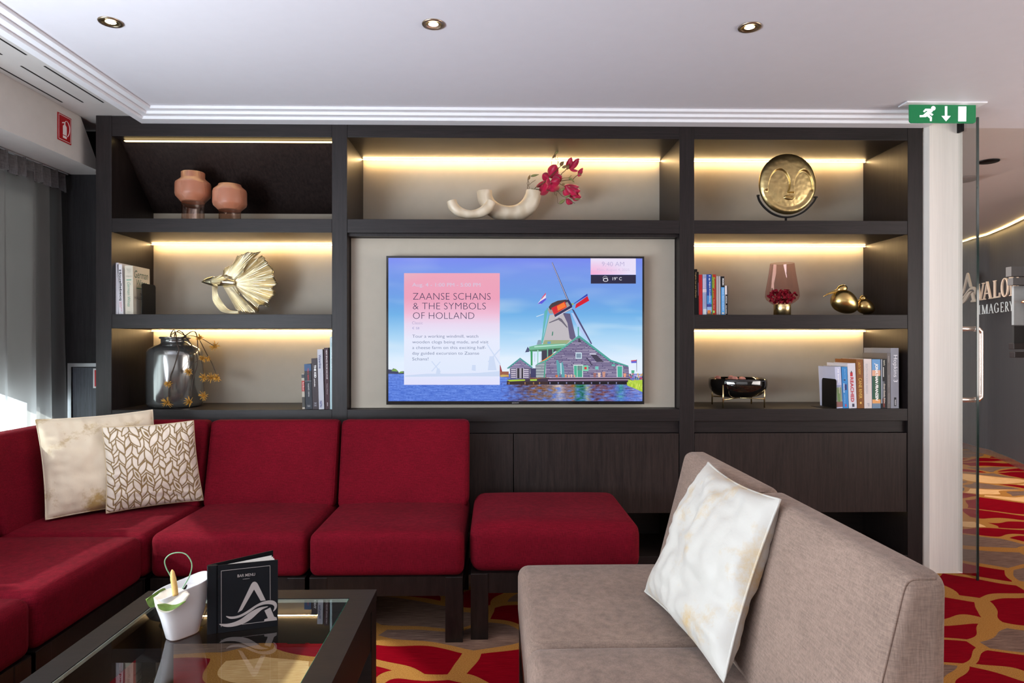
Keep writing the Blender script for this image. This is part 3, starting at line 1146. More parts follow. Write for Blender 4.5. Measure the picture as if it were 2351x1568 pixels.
# quay
cp([(130, 1298), (430, 1290), (560, 1280), (1400, 1276), (1440, 1310), (1400, 1350), (110, 1352), (108, 1315)], (60, 44, 66))
cp([(106, 1302), (300, 1296), (304, 1310), (140, 1318)], (176, 206, 60))
cp([(356, 1296), (428, 1294), (428, 1310), (356, 1312)], (176, 210, 70))
cp([(545, 1300), (1400, 1296), (1400, 1304), (545, 1310)], (190, 160, 190))
cp([(560, 1276), (1400, 1272), (1400, 1280), (560, 1284)], (150, 130, 160))
cp([(545, 1322), (1400, 1318), (1400, 1348), (545, 1350)], (18, 12, 24))
for k in range(9):
    x = 560 + k * 88
    cp([(x, 1324), (x + 12, 1324), (x + 12, 1345), (x, 1345)], (120, 120, 160))
cp([(108, 1322), (540, 1318), (540, 1350), (110, 1352)], (56, 38, 40))
for x in (126, 296, 386, 450):
    cp([(x, 1325), (x + 12, 1325), (x + 12, 1348), (x, 1348)], (150, 110, 70))
# people and boats at the right end, reeds
for k in range(26):
    x, y = random.uniform(1400, 1540), random.uniform(1225, 1300)
    cp([(x, y), (x + 14, y), (x + 12, y + 20), (x + 2, y + 20)], random.choice([(190, 60, 80), (60, 60, 110), (206, 190, 214), (230, 180, 60), (60, 130, 120)]))
cp([(1428, 1200), (1462, 1200), (1458, 1232), (1430, 1232)], (70, 170, 130))
cp([(1380, 1330), (1420, 1308), (1545, 1300), (1545, 1430), (1480, 1400), (1385, 1362)], (176, 206, 66))
for k in range(60):
    x = random.uniform(1385, 1540)
    y = 1360 + (x - 1385) * 0.40 + random.uniform(-50, 0)
    cp([(x, y), (x + 5, y), (x + 4, y - 26), (x + 1, y - 26)], random.choice([(206, 224, 90), (150, 186, 50), (220, 230, 110)]))

# the information card
def card(u, v):
    c = lerpc([(0, (236, 164, 186)), (0.22, (236, 160, 186)), (0.36, (236, 184, 210)), (0.46, (228, 212, 236)), (0.6, (226, 230, 248)), (0.85, (220, 230, 248)), (1, (226, 224, 250))], v)
    k = max(0, 0.5 - u * 1.5 - v * 4) * 0.5
    return [c[i] + (210 - c[i]) * k for i in range(3)]


fieldgrid(927.5, 1147.5, 627, 883.5, 30, 60, card)
pale = (200, 214, 240)
for pts in ([(1000, 862), (1003, 846), (1009, 846), (1012, 862)], [(990, 830), (992, 829), (1012, 853), (1010, 854)], [(1010, 830), (1012, 831), (992, 853), (990, 852)],
            [(1120, 850), (1124, 818), (1134, 818), (1140, 850)], [(1117, 790), (1119, 789), (1150, 836), (1148, 838)], [(1148, 800), (1150, 802), (1122, 832), (1120, 830)],
            [(1083, 850), (1084, 838), (1092, 838), (1092, 852)], [(930, 862), (980, 858), (1040, 858), (1100, 856), (1147, 852), (1147, 864), (1060, 864), (930, 865)]):
    poly(pts, pale)
# clock card
def clockc(u, v):
    c = [232, 222, 246]
    k = max(0, 1.1 - math.hypot(u * 1.3, (1 - v) * 1.2)) * 0.9
    return [c[0] + 14 * k, c[1] - 50 * k, c[2] - 34 * k]


fieldgrid(1356, 1460, 592, 630.5, 24, 10, clockc)
poly([(1356.5, 631), (1460, 631), (1460, 651), (1356.5, 651)], (40, 38, 66))
# sun-and-cloud symbol
for k in range(6):
    a = math.pi * (0.08 + 0.17 * k)
    cx_, cy_ = 1389.5, 639.0
    c0, s0 = math.cos(a), -math.sin(a)
    poly([(cx_ + c0 * 4.2 - s0 * 0.4, cy_ + s0 * 4.2 + c0 * 0.4), (cx_ + c0 * 6 - s0 * 0.4, cy_ + s0 * 6 + c0 * 0.4), (cx_ + c0 * 6 + s0 * 0.4, cy_ + s0 * 6 - c0 * 0.4), (cx_ + c0 * 4.2 + s0 * 0.4, cy_ + s0 * 4.2 - c0 * 0.4)], (238, 236, 246))
cloud = [(1390.5 + 6 * math.cos(a), 643 + 3.6 * math.sin(a) - (1.4 if math.sin(a) < -0.4 else 0)) for a in [2 * math.pi * i / 20 for i in range(20)]]
poly(cloud, (238, 236, 246))
poly([((x - 1390.5) * 0.74 + 1390.5, (y - 643) * 0.68 + 643) for x, y in cloud], (40, 38, 66))

me = bpy.data.meshes.new('picture')
me.from_pydata([(v[0] - tv.location.x, v[1] - tv.location.y, v[2] - tv.location.z) for v in PV], [], PF)
ca = me.color_attributes.new('Col', 'FLOAT_COLOR', 'CORNER')
buf = []
for f, c in zip(PF, PC):
    buf += list(c) * len(f)
ca.data.foreach_set('color', buf)
t = NT('screen_picture')
at_n = t.n('Attribute')
at_n.attribute_name = 'Col'
em = t.n('Emission')
em.inputs[1].default_value = 1.0
t.l(at_n.outputs['Color'], em.inputs[0])
gl_ = t.n('BsdfGlossy')
gl_.inputs['Roughness'].default_value = 0.08
gl_.inputs['Color'].default_value = (0.035, 0.035, 0.035, 1)
ad = t.n('AddShader')
t.l(em.outputs[0], ad.inputs[0])
t.l(gl_.outputs[0], ad.inputs[1])
t.l(ad.outputs[0], t.out.inputs['Surface'])
me.materials.append(t.m)
po = bpy.data.objects.new('screen', me)
COL.objects.link(po)
po.parent = tv
tag(po, 'lit screen with windmill, barn, water and an excursion card')

YX = YT + 0.0030 - 0.0000035 * layer[0] - 0.0003


def stext(txt, x0, x1, ybase, ytop, col, bold=0.0):
    a, b, c = at(x0, ybase, YX), at(x1, ybase, YX), at(x0, ytop, YX)
    lettering(txt, a, (1, 0, 0), (0, 0, 1), b.x - a.x, c.z - a.z, ink(*col, True), tv, bold=bold)


stext('Aug. 4 - 1:00 PM - 5:00 PM', 946.5, 1103, 660.5, 649.5, (212, 204, 226), 0.0)
stext('ZAANSE SCHANS', 948, 1126.5, 688, 672.5, (58, 62, 92), -0.017)
stext('& THE SYMBOLS', 948, 1115.5, 710, 695, (58, 62, 92), -0.017)
stext('OF HOLLAND', 948, 1089, 732, 717, (58, 62, 92), -0.017)
stext('Classic', 946, 970.5, 744.5, 738, (168, 158, 196), -0.01)
stext('€ 58', 946.5, 962.5, 756, 750.5, (152, 150, 196), -0.01)
for i, (s_, x1_, top, bot) in enumerate((('Tour a working windmill, watch', 1098, 768.5, 777.5), ('wooden clogs being made, and visit', 1121.5, 781.5, 790.5), ('a cheese farm on this exciting half-', 1115.5, 794.5, 803.5), ('day guided excursion to Zaanse', 1100, 807.5, 816.5), ('Schans!', 983.5, 820.5, 827.5))):
    stext(s_, 946.5, x1_, bot, top, (112, 124, 156), -0.006)
stext('9:40 AM', 1382, 1433, 611, 601, (180, 172, 210), -0.012)
stext('Mon, August 4, 2025', 1371, 1445, 623.5, 616.5, (204, 190, 222), -0.01)
stext('19° C', 1406.5, 1427.5, 643.5, 636, (240, 238, 248), 0.0)


# ------------------------------------------------------------------ sofas
def make_module(name, label, mat, w, loc, rotz, depth=0.60, seat=0.43, h=0.76, group=None, cat='sofa'):
    """local frame: x 0..w, y 0 front .. depth back"""
    t = thing(name, label, cat, loc, rotz, group)
    g = 0.0025
    zs0, zs1 = 0.241, 0.405
    sd = rbox(w - 2 * g, depth, zs1 - zs0, 0.032, 8, lambda p: Vector((p.x + g, p.y, p.z + zs0)), 0.010)
    sd.build('seat', mat, t, world=False)

    def back(p):
        z = p.z
        f = seat + max(0, (z + zs1 - 0.41 - 0.0)) / 0.36 * 0.095
        v = p.y / 0.1
        return Vector((p.x + g, f + (depth - f) * v, z + zs1 - 0.02))
    bk_ = rbox(w - 2 * g, 0.1, h - zs1 + 0.02, 0.026, 8, lambda p: back(p))
    bo = bk_.build('backrest', mat, t, world=False)
    # piping along both side edges of the backrest
    Hb = h - zs1 + 0.02
    wb2 = w - 2 * g
    for xx in (0.0076, wb2 - 0.0076):
        pts = [back(Vector((xx, 0.0076, zz))) for zz in np.linspace(0.03, Hb - 0.028, 7)]
        pts += [back(Vector((xx, 0.0125, Hb - 0.0125))), back(Vector((xx, 0.03, Hb - 0.0076))), back(Vector((xx, 0.07, Hb - 0.0076)))]
        m = MB()
        m.tube(cat_rom(pts, 3), 0.0026, 6)
        m.build('piping', mat, bo, world=False)
    MB().box(0.006, w - 0.006, 0.006, depth - 0.006, 0.172, 0.243).build('seat_frame', M['wood_leg'], t, world=False)
    for (x, y) in ((0.006, 0.004), (w - 0.071, 0.004), (0.006, depth - 0.07), (w - 0.071, depth - 0.07)):
        MB().bbox(x, x + 0.065, y, y + 0.065, 0.0, 0.2415, 0.002).build('leg', M['wood_leg'], t, world=False)
    return t


WM = 0.575
YF = 2.455
X0 = -1.265
gr = 'wine red modular sofa seats'
make_module('sofa_module', 'wine red armless sofa seat right of the patterned cushion, next to the corner', M['red'], WM, (X0, YF, 0), 0, group=gr)
make_module('sofa_module', 'wine red armless sofa seat next to the backless footstool', M['red'], WM, (X0 + WM + 0.004, YF, 0), 0, group=gr)
# left run, facing +x: local y (depth) points to -x, local x to +y
XF = X0 - 0.008
make_module('sofa_module', 'wine red sofa seat on the left run, nearest to the corner seat', M['red'], WM, (XF, YF - WM - 0.006, 0), math.pi / 2, depth=0.69, seat=0.50, group=gr)
make_module('sofa_module', 'wine red sofa seat cut by the bottom left of the picture', M['red'], WM, (XF, YF - 2 * WM - 0.012, 0), math.pi / 2, depth=0.69, seat=0.50, group=gr)

# corner seat
cs_ = thing('corner_sofa_module', 'wine red corner sofa seat holding the two cushions', 'sofa', (XF - 0.345, YF + 0.3, 0), 0, gr)
cwid = 0.69
rbox(cwid, 0.60, 0.164, 0.032, 8, lambda p: Vector((p.x + XF - cwid, p.y + YF - 0.002, p.z + 0.241)), 0.010).build('seat', M['red'], cs_)


def cback(p):
    f = 0.43 + max(0, p.z - 0.005) / 0.36 * 0.095
    return Vector((XF - cwid + p.x, YF + f + (0.60 - f) * (p.y / 0.1), p.z + 0.385))


rbox(cwid - 0.001, 0.1, 0.375, 0.026, 8, cback).build('backrest', M['red'], cs_)


def cback2(p):
    f = 0.50 + max(0, p.z - 0.005) / 0.36 * 0.095
    return Vector((XF - (f + (0.69 - f) * (p.y / 0.1)), YF + p.x, p.z + 0.385))


rbox(0.55, 0.1, 0.372, 0.026, 8, cback2).build('backrest', M['red'], cs_)
MB().box(XF - cwid + 0.006, XF - 0.006, YF + 0.006, YF + 0.594, 0.172, 0.243).build('seat_frame', M['wood_leg'], cs_)
for (x, y) in ((XF - 0.071, YF + 0.53), (XF - cwid + 0.006, YF + 0.004), (XF - cwid + 0.006, YF + 0.53), (XF - 0.071, YF + 0.004)):
    MB().bbox(x, x + 0.065, y, y + 0.065, 0.0, 0.2415, 0.002).build('leg', M['wood_leg'], cs_)

# footstool
ol, orr = H(1078, 1470, 0.0), H(1472, 1470, 0.0)
ot = thing('footstool', 'wine red square footstool with dark legs in front of the cupboards', 'footstool', (ol.x, ol.y, 0))
ow, od = orr.x - ol.x + 0.005, 0.56
rbox(ow, od, 0.188, 0.05, 8, lambda p: Vector((p.x, p.y, p.z + 0.243)), 0.008).build('cushion', M['red'], ot, world=False)
MB().box(0.006, ow - 0.006, 0.008, od - 0.008, 0.172, 0.246).build('seat_frame', M['wood_leg'], ot, world=False)
for (x, y) in ((0.004, 0.004), (ow - 0.069, 0.004), (0.004, od - 0.07), (ow - 0.069, od - 0.07)):
    MB().bbox(x, x + 0.065, y, y + 0.065, 0.0, 0.245, 0.002).build('leg', M['wood_leg'], ot, world=False)

# taupe sofa, seen from its front left, backs to the right
TX, TYF = 0.073, 2.118
grt = 'taupe modular sofa seats'
# facing -x: local y (depth) points to +x, local x to -y
make_module('sofa_module', 'taupe grey sofa seat farther from the camera, behind the seam', M['taupe'], WM, (TX, TYF, 0), -math.pi / 2, depth=0.60, seat=0.435, group=grt)
make_module('sofa_module', 'taupe grey sofa seat nearest to the camera, cut by the bottom of the picture', M['taupe'], WM, (TX, TYF - WM - 0.002, 0), -math.pi / 2, depth=0.60, seat=0.435, group=grt)


# ------------------------------------------------------------------ cushions
def cushion_mb(TL, TR, BR, BL, thick, n=44, seedv=0.0, colour=None, wr=0.006, pinch=0.06):
    TL, TR, BR, BL = map(Vector, (TL, TR, BR, BL))
    N = (TR - TL).cross(BL - TL).normalized()     # away from the camera
    Wd = ((TR - TL).length + (BR - BL).length) / 2
    m = MB()

    def f(u, v, sgn):
        cu, cv = 2 * u - 1, 2 * v - 1
        # edges bow inwards between the pointed corners
        uu = 0.5 + 0.5 * cu * (1 - pinch * (1 - cv * cv))
        vv = 0.5 + 0.5 * cv * (1 - pinch * (1 - cu * cu))
        p = TL.lerp(TR, uu).lerp(BL.lerp(BR, uu), vv)
        b = max(0, (1 - cu ** 2) * (1 - cv ** 2))
        h = thick * b ** 0.42
        nz = noise.noise(Vector((u * 4 + seedv, v * 4, sgn))) * 1.6 + noise.noise(Vector((u * 11, v * 11 + seedv, sgn))) * 0.7
        h += wr * nz * min(1, b * 5)
        # folds radiating from the corners
        e_ = max(abs(cu), abs(cv))
        fold = math.sin((u - v) * 34 + seedv) * math.sin((u + v) * 26) * max(0, e_ - 0.55) * (1 - e_) * 0.05
        h += fold
        return p + N * (-sgn * h)
    m.grid(lambda u, v: f(u, v, 1), n, n, 0, True)
    m.grid(lambda u, v: f(u, v, -1), n, n, 0, True, flip=True)
    edge = []
    for k in range(33):
        edge.append(f(k / 32, 0, 1))
    for k in range(1, 33):
        edge.append(f(1, k / 32, 1))
    for k in range(1, 33):
        edge.append(f(1 - k / 32, 1, 1))
    for k in range(1, 33):
        edge.append(f(0, 1 - k / 32, 1))
    return m, edge


def velvet(name, base, mottle, thr=(0.52, 0.66), sheen=0.4, rough=0.5, scale=7):
    t = NT(name)
    v = t.coords()
    n = t.noise(v, scale, 6, 0.72)
    big = t.noise(v, 3.0, 1)
    f = t.math('MULTIPLY', n, t.math('ADD', big, 0.52))
    col = t.ramp(f, [(thr[0], base), (thr[1], mottle)])
    t.l(col, t.b.inputs['Base Color'])
    t.b.inputs['Roughness'].default_value = rough
    t.b.inputs['Sheen Weight'].default_value = sheen
    t.b.inputs['Specular IOR Level'].default_value = 0.3
    t.bump(t.noise(v, 60, 3), 0.25, 0.004)
    return t.m


def make_cushion(name, label, corners, thick, mat, pipe_mat, seedv, n=44, wr=0.007, pinch=0.042, pr=0.0028):
    c = sum((Vector(k) for k in corners), Vector()) / 4
    t = thing(name, label, 'cushion', (c.x, c.y, min(k[2] for k in corners)), 0, 'scatter cushions')
    m, edge = cushion_mb(*corners, thick, n, seedv, wr=wr, pinch=pinch)
    o = m.build('cover', mat, t)
    pm = MB()
    pm.tube(edge, pr, 6)
    pm.build('piping', pipe_mat, t)
    return t, o


SZ = 0.424
mat_beige = velvet('beige_crushed_velvet', rgb(222, 206, 182), rgb(176, 146, 92), (0.54, 0.68))
mat_white = velvet('ivory_crushed_velvet', rgb(188, 184, 176), rgb(186, 160, 118), (0.50, 0.66), sheen=0.08)
# large beige cushion deep in the corner
bl = H(105, 1193, SZ)
make_cushion('cushion', 'plain beige velvet cushion with gold mottling, behind the leaf-patterned one',
             [(at(82, 964, 2.69)), (at(350, 941, 2.955)), (H(378, 1152, SZ)), bl], 0.062, mat_beige, mat_beige, 1.7)
# white cushion on the taupe sofa
wc = [at(1626, 1062, 1.79), at(1791, 1147, 1.385), H(1662, 1566, SZ), H(1481, 1358, SZ)]
make_cushion('cushion', 'ivory velvet cushion leaning on the taupe sofa back', wc, 0.066, mat_white, mat_white, 4.2, wr=0.012, pinch=0.075)

# leaf-patterned cushion: the leaf print is a colour per face
lc = [at(235, 981, 2.735), at(444, 966, 2.885), H(467, 1148, SZ), H(244, 1178, SZ)]
mp_ = NT('leaf_cut_velvet')
an = mp_.n('Attribute')
an.attribute_name = 'Leaf'
cr = mp_.ramp(an.outputs['Fac'], [(0.25, rgb(226, 212, 196)), (0.8, rgb(138, 110, 66))])
mp_.l(cr, mp_.b.inputs['Base Color'])
mp_.b.inputs['Roughness'].default_value = 0.6
mp_.b.inputs['Sheen Weight'].default_value = 0.35
mp_.bump(an.outputs['Fac'], 0.5, 0.003)
tl_, co = make_cushion('cushion', 'square cushion with a brown leaf outline pattern, in front on the corner seat', lc, 0.066, mp_.m, pbr('cushion_piping', rgb(206, 184, 150), 0.8), 8.3, n=230, wr=0.004)


def leaf_field(n):
    G = np.zeros((n + 1, n + 1), np.float32)
    uu, vv = np.meshgrid(np.arange(n + 1) / n, np.arange(n + 1) / n)
    rnd = random.Random(3)
    leaves = []
    cols = 7
    for c in range(cols):
        xc = (c + 0.5) / cols
        k = 0
        y = -0.02 + 0.06 * (c % 2)
        while y < 1.08:
            side = 1 if k % 2 == 0 else -1
            ang = side * rnd.uniform(0.30, 0.62)
            L = rnd.uniform(0.085, 0.115)
            leaves.append((xc + side * 0.035 + rnd.uniform(-0.008, 0.008), y, ang, L, L * rnd.uniform(0.30, 0.42), rnd.random() < 0.16))
            y += rnd.uniform(0.062, 0.078)
            k += 1
    rnd.shuffle(leaves)
    for x, y, a, L, wd, inner in leaves:
        dx, dy = uu - x, -(vv - y)
        s = dx * math.sin(a) + dy * math.cos(a)
        w = dx * math.cos(a) - dy * math.sin(a)
        q_ = 1 - np.clip(np.abs(s) / L, 0, 1.3) ** 1.7
        d = np.abs(w) - wd * q_
        G = np.where((d < 0) & (np.abs(s) < L), 0.0, G)
        ol_ = np.clip((0.0092 - np.abs(d)) / 0.0042, 0, 1) * (np.abs(s) < L * 1.02)
        G = np.maximum(G, ol_)
        if inner:
            q2 = 1 - np.clip(np.abs(s) / (L * 0.5), 0, 1) ** 1.6
            G = np.where((np.abs(w) < wd * 0.38 * q2) & (np.abs(s) < L * 0.5), 1.0, G)
    return G.ravel()


n_ = 230
G = leaf_field(n_)
atr = co.data.attributes.new('Leaf', 'FLOAT', 'POINT')
atr.data.foreach_set('value', np.concatenate([G, G]).astype(np.float32))

# ------------------------------------------------------------------ coffee table
TZ = 0.42
tr_ = H(865, 1353, TZ)
tll = H(346, 1353, TZ)
tx0, tx1, ty1 = tll.x, tr_.x, tr_.y
ty0 = ty1 - 1.02
ct = thing('coffee_table', 'dark wood coffee table with an inset glass top', 'table', ((tx0 + tx1) / 2, (ty0 + ty1) / 2, 0))
fw = 0.062


def mitre(name, pts, z0, z1, mat):
    MB().prism(pts, (0, 0, z0), (1, 0, 0), (0, 1, 0), z1 - z0).build(name, mat, ct)


ia, ib, ic, idd = tx0 + fw, tx1 - fw, ty0 + fw, ty1 - fw
mitre('frame_rail', [(tx0, ty1), (ia, idd), (ib, idd), (tx1, ty1)], TZ - 0.03, TZ, M['wood_table'])
mitre('frame_rail', [(tx0, ty0), (tx1, ty0), (ib, ic), (ia, ic)], TZ - 0.03, TZ, M['wood_table'])
mitre('frame_rail', [(tx0, ty0), (ia, ic), (ia, idd), (tx0, ty1)], TZ - 0.03, TZ, M['wood_table'])
mitre('frame_rail', [(tx1, ty0), (tx1, ty1), (ib, idd), (ib, ic)], TZ - 0.03, TZ, M['wood_table'])
MB().box(ia - 0.012, ib + 0.012, ic - 0.012, ic, TZ - 0.024, TZ - 0.018)
gl = MB().box(ia + 0.002, ib - 0.002, ic + 0.002, idd - 0.002, TZ - 0.0105, TZ - 0.0025)
gl.build('glass_top', M['glass'], ct)
ed = MB().box(ib - 0.0022, ib - 0.0005, ic, idd, TZ - 0.0105, TZ - 0.0022)
MB().box(ia + 0.0005, ia + 0.0022, ic, idd, TZ - 0.0105, TZ - 0.0022).box(ia, ib - 0.003, idd - 0.0022, idd - 0.0005, TZ - 0.0105, TZ - 0.0022).build('glass_edge', pbr('polished_glass_edge', rgb(150, 156, 146), 0.15, var=0.1), ct)
ed.build('glass_edge', M['glass_edge'], ct)
# aprons
zp = 0.285
MB().box(tx0 + 0.004, tx1 - 0.004, ty1 - 0.026, ty1 - 0.004, zp, TZ - 0.03).build('apron', M['wood_table'], ct)
MB().box(tx0 + 0.004, tx1 - 0.004, ty0 + 0.004, ty0 + 0.026, zp, TZ - 0.03).build('apron', M['wood_table'], ct)
MB().box(tx0 + 0.004, tx0 + 0.026, ty0 + 0.026, ty1 - 0.026, zp, TZ - 0.03).build('apron', M['wood_table'], ct)
MB().box(tx1 - 0.026, tx1 - 0.004, ty0 + 0.026, ty1 - 0.026, zp, TZ - 0.03).build('apron', M['wood_table'], ct)
for x in (tx0, tx1 - 0.07):
    for y in (ty0, ty1 - 0.07):
        MB().bbox(x + 0.001, x + 0.069, y + 0.001, y + 0.069, 0, TZ - 0.03, 0.002).build('leg', M['wood_table'], ct)

# bar menu
MZ = TZ - 0.002
mb0, mb1 = H(475, 1457, MZ), H(638, 1437, MZ)
U = (mb1 - mb0)
mw = U.length
U = U.normalized()
V = Vector((0, 0, 1))
NF = U.cross(V)          # towards the camera
if NF.y > 0:
    NF = -NF
mh = 0.160
mn = thing('menu', 'black square menu book standing slightly open on the glass table', 'menu', mb0)
mblack = pbr('menu_black_cover', rgb(10, 11, 15), 0.55, var=0.05, spec=0.2, bump=0.05, bscale=500)
sp = 0.022
O = mb0


def slab(O, U, w, V, h, N, t, nm, mat, par, x0=0.0):
    m = MB()
    m.prism([(x0, 0), (w, 0), (w, h), (x0, h)], O, U, V, -t)
    return m.build(nm, mat, par)


front = slab(O, U, mw, V, mh, NF, 0.0025, 'front_cover', mblack, mn, 0.024)
# spine: narrow rounded block
spb = MB()
Bk = -NF
spb.prism([(0, 0), (0.020, 0), (0.022, 0.0015), (0.022, 0.010), (0.018, 0.014), (0.002, 0.014), (0, 0.012)], O + NF * 0.0, U, Bk, mh)
for i, v in enumerate(spb.v):
    pass
spb = MB()
sppts = [(0.0, 0.002), (0.002, 0.0), (0.020, 0.0), (0.0235, 0.002), (0.0235, 0.0045), (0.018, 0.012), (0.003, 0.012), (0.0, 0.010)]
va = [O + U * a + Bk * b for a, b in sppts]
vb = [v + V * mh for v in va]
n8 = len(va)
spb.add(va + vb, [list(range(n8))[::-1], [n8 + i for i in range(n8)]] + [(i, (i + 1) % n8, n8 + (i + 1) % n8, n8 + i) for i in range(n8)])
spb.build('spine', mblack, mn)
# back cover and pages swing open behind
Ub = (at(627, 1273, 1.66) - at(475, 1300, 1.55))
Ub.z = 0
Ub.normalize()
Ob = O + U * 0.004 + Bk * 0.011
slab(Ob, Ub, mw, V, mh, NF, 0.0025, 'back_cover', mblack, mn)
wp = pbr('menu_pages', rgb(232, 228, 222), 0.7, var=0.02)
for k in range(4):
    Up = U.lerp(Ub, 0.30 + 0.17 * k).normalized()
    slab(O + U * 0.012 + Bk * (0.004 + 0.0016 * k), Up, mw - 0.018, V, mh - 0.006, NF, 0.0007, 'page', wp, mn)
FO = O + NF * 0.0003
Uc, Vc = U * mw, V * mh
silver = pbr('silver_foil', rgb(168, 158, 154), 0.4, metal=0.3, var=0.04)
lm = MB()
logo(lm, FO, Uc, Vc, 0.0004)
for (x0, y0), (x1, y1) in (((1033, 375), (1410, 338)), ((1410, 338), (1412, 600)), ((1033, 375), (1034, 778)), ((1190, 787), (1365, 766)), ((1033, 806), (1033, 796))):
    a, b = cover_uv(x0, y0), cover_uv(x1, y1)
    if abs(x1 - x0) > abs(y1 - y0):
        lm.prism([(a[0], a[1] - 0.003), (b[0], b[1] - 0.003), (b[0], b[1] + 0.003), (a[0], a[1] + 0.003)], FO, Uc, Vc, 0.0004)
    else:
        lm.prism([(a[0] - 0.003, a[1]), (a[0] + 0.003, a[1]), (b[0] + 0.003, b[1]), (b[0] - 0.003, b[1])], FO, Uc, Vc, 0.0004)
a = cover_uv(1197, 441)
b = cover_uv(1251, 435)
lm.prism([(a[0], a[1] - 0.002), (b[0], b[1] - 0.002), (b[0], b[1] + 0.002), (a[0], a[1] + 0.002)], FO, Uc, Vc, 0.0004)
lm.build('emblem', silver, mn)
a = cover_uv(1157, 426)
b = cover_uv(1293, 413)
lettering('BAR MENU', FO + Uc * a[0] + Vc * a[1] + NF * 0.0005, U, V, (b[0] - a[0]) * mw, 0.0068, silver, mn, bold=0.012)

# plant pot
pc = H(409, 1474, MZ)
pot = thing('plant_pot', 'tapered white ceramic pot on the glass table, left of the menu', 'pot', (pc.x, pc.y + 0.02, MZ))
zh = 0.116
pa = 0.95     # long axis direction of the pot
A1 = Vector((math.cos(pa), math.sin(pa), 0))
A2 = Vector((-math.sin(pa), math.cos(pa), 0))
pcen = H(414, 1463, MZ) + Vector((0.0, 0.012, 0))


def potring(la, lb, z, shift=0.0, n=48):
    out = []
    for i in range(n):
        a = 2 * math.pi * i / n
        ca, sa = math.cos(a), math.sin(a)
        k = 2 / 3.2
        out.append(pcen + A1 * (la * math.copysign(abs(ca) ** k, ca) + shift) + A2 * (lb * math.copysign(abs(sa) ** k, sa)) + Vector((0, 0, z + (0.012 * ca if z > 0.1 else 0))))
    return out


pm = MB()
rings = [potring(0.010, 0.008, 0.0), potring(0.033, 0.019, 0.0), potring(0.036, 0.021, 0.003), potring(0.048, 0.026, 0.05), potring(0.066, 0.033, zh), potring(0.0665, 0.0335, zh + 0.002), potring(0.064, 0.031, zh + 0.002), potring(0.060, 0.028, zh - 0.012), potring(0.01, 0.005, zh - 0.013)]
vs = [v for r_ in rings for v in r_]
fs = []
for j in range(len(rings) - 1):
    for i in range(48):
        fs.append((j * 48 + i, j * 48 + (i + 1) % 48, (j + 1) * 48 + (i + 1) % 48, (j + 1) * 48 + i))
fs.append(list(range(48))[::-1])
pm.add(vs, fs, 0, True)
pm.build('body', M['white_gloss'], pot)
YP = pcen.y
fp = thing('anthurium', 'white anthurium with yellow spadix and green leaves in the white pot', 'plant', (pcen.x, pcen.y, MZ + zh))


def leafsurf(base, tip, wdt, lift, n=10, cup=0.15, shape=0.8, side=None, pw=0.75):
    base, tip = Vector(base), Vector(tip)
    ax_ = (tip - base)
    L = ax_.length
    ax_.normalize()
    if side is None:
        side = ax_.cross(Vector(lift)).normalized()
    side = Vector(side).normalized()
    nr = side.cross(ax_).normalized()

    def f(u, v):
        s = u
        w = wdt * (math.sin(math.pi * min(1, s ** shape)) ** pw) * (v - 0.5) * 2
        h = cup * wdt * ((v - 0.5) * 2) ** 2 * 2 + L * 0.18 * math.sin(math.pi * s)
        return base + ax_ * (L * s) + side * w + nr * h
    m = MB()
    m.grid(f, n, 8, 0, True)
    return m


def crop5(x, y):
    return 200 + x / 3.3586, 1200 + y / 3.3586


def P5(x, y, Y=YP):
    return at(*crop5(x, y), Y)


green = pbr('leaf_green', rgb(110, 140, 62), 0.4, var=0.25, nscale=60)
grass = pbr('grass_blade_green', rgb(120, 160, 120), 0.4, var=0.2)
spathe = pbr('spathe_cream', rgb(240, 232, 214), 0.35, var=0.05)
spadix = pbr('spadix_yellow', rgb(226, 184, 110), 0.6, var=0.12, nscale=80, bump=0.4, bscale=300)
leafsurf(P5(580, 560, YP - 0.03), P5(448, 590, YP - 0.06), 0.022, (0, 0, 1), side=(0.3, 0.5, 0.8)).build('leaf', green, fp)
leafsurf(P5(560, 560, YP + 0.03), P5(765, 520, YP + 0.02), 0.020, (0, 0, 1), side=(0.0, 0.6, 0.75)).build('leaf', green, fp)
leafsurf(P5(540, 628, YP - 0.075), P5(760, 600, YP - 0.05), 0.012, (0, 0, 1), side=(0, 0.9, 0.4)).build('leaf', green, fp)
sp_ = leafsurf(P5(510, 575, YP - 0.065), P5(790, 545, YP - 0.045), 0.030, (0, 0, 1), side=(-0.05, 0.70, 0.62), cup=0.12)
sp_.build('flower', spathe, fp)
m = MB()
m.tube(cat_rom([P5(682, 560, YP - 0.06), P5(675, 500, YP - 0.06), P5(664, 430, YP - 0.06), P5(655, 362, YP - 0.06)], 4), [0.0062] * 9 + [0.0054, 0.0048, 0.0040, 0.0012], 12)
m.build('spadix', spadix, fp)
m = MB()
loopp = [(690, 600), (650, 430), (610, 350), (600, 290), (640, 245), (710, 230), (770, 250), (808, 320), (790, 410), (740, 500), (715, 560)]
m.tube(cat_rom([P5(x, y, YP + 0.01) for x, y in loopp], 5), 0.0014, 8)
m.build('grass_blade', grass, fp)


# ------------------------------------------------------------------ ornaments
# peach frosted vases
def C3(x, y):
    return 220 + x / 4.053, 260 + y / 4.053


frost = NT('peach_frosted_glass')
frost.b.inputs['Base Color'].default_value = rgb(214, 138, 104)
frost.b.inputs['Transmission Weight'].default_value = 0.45
frost.b.inputs['Roughness'].default_value = 0.45
frost.b.inputs['Subsurface Weight'].default_value = 0.2
frost.b.inputs['Subsurface Radius'].default_value = (0.05, 0.03, 0.02)
frost.b.inputs['Subsurface Scale'].default_value = 0.6
frost.bump(frost.noise(frost.coords(), 300, 2), 0.05, 0.001)
clear_peach = thin_glass('peach_clear_glass', (0.90, 0.76, 0.68), ior=1.6, extra=0.16)


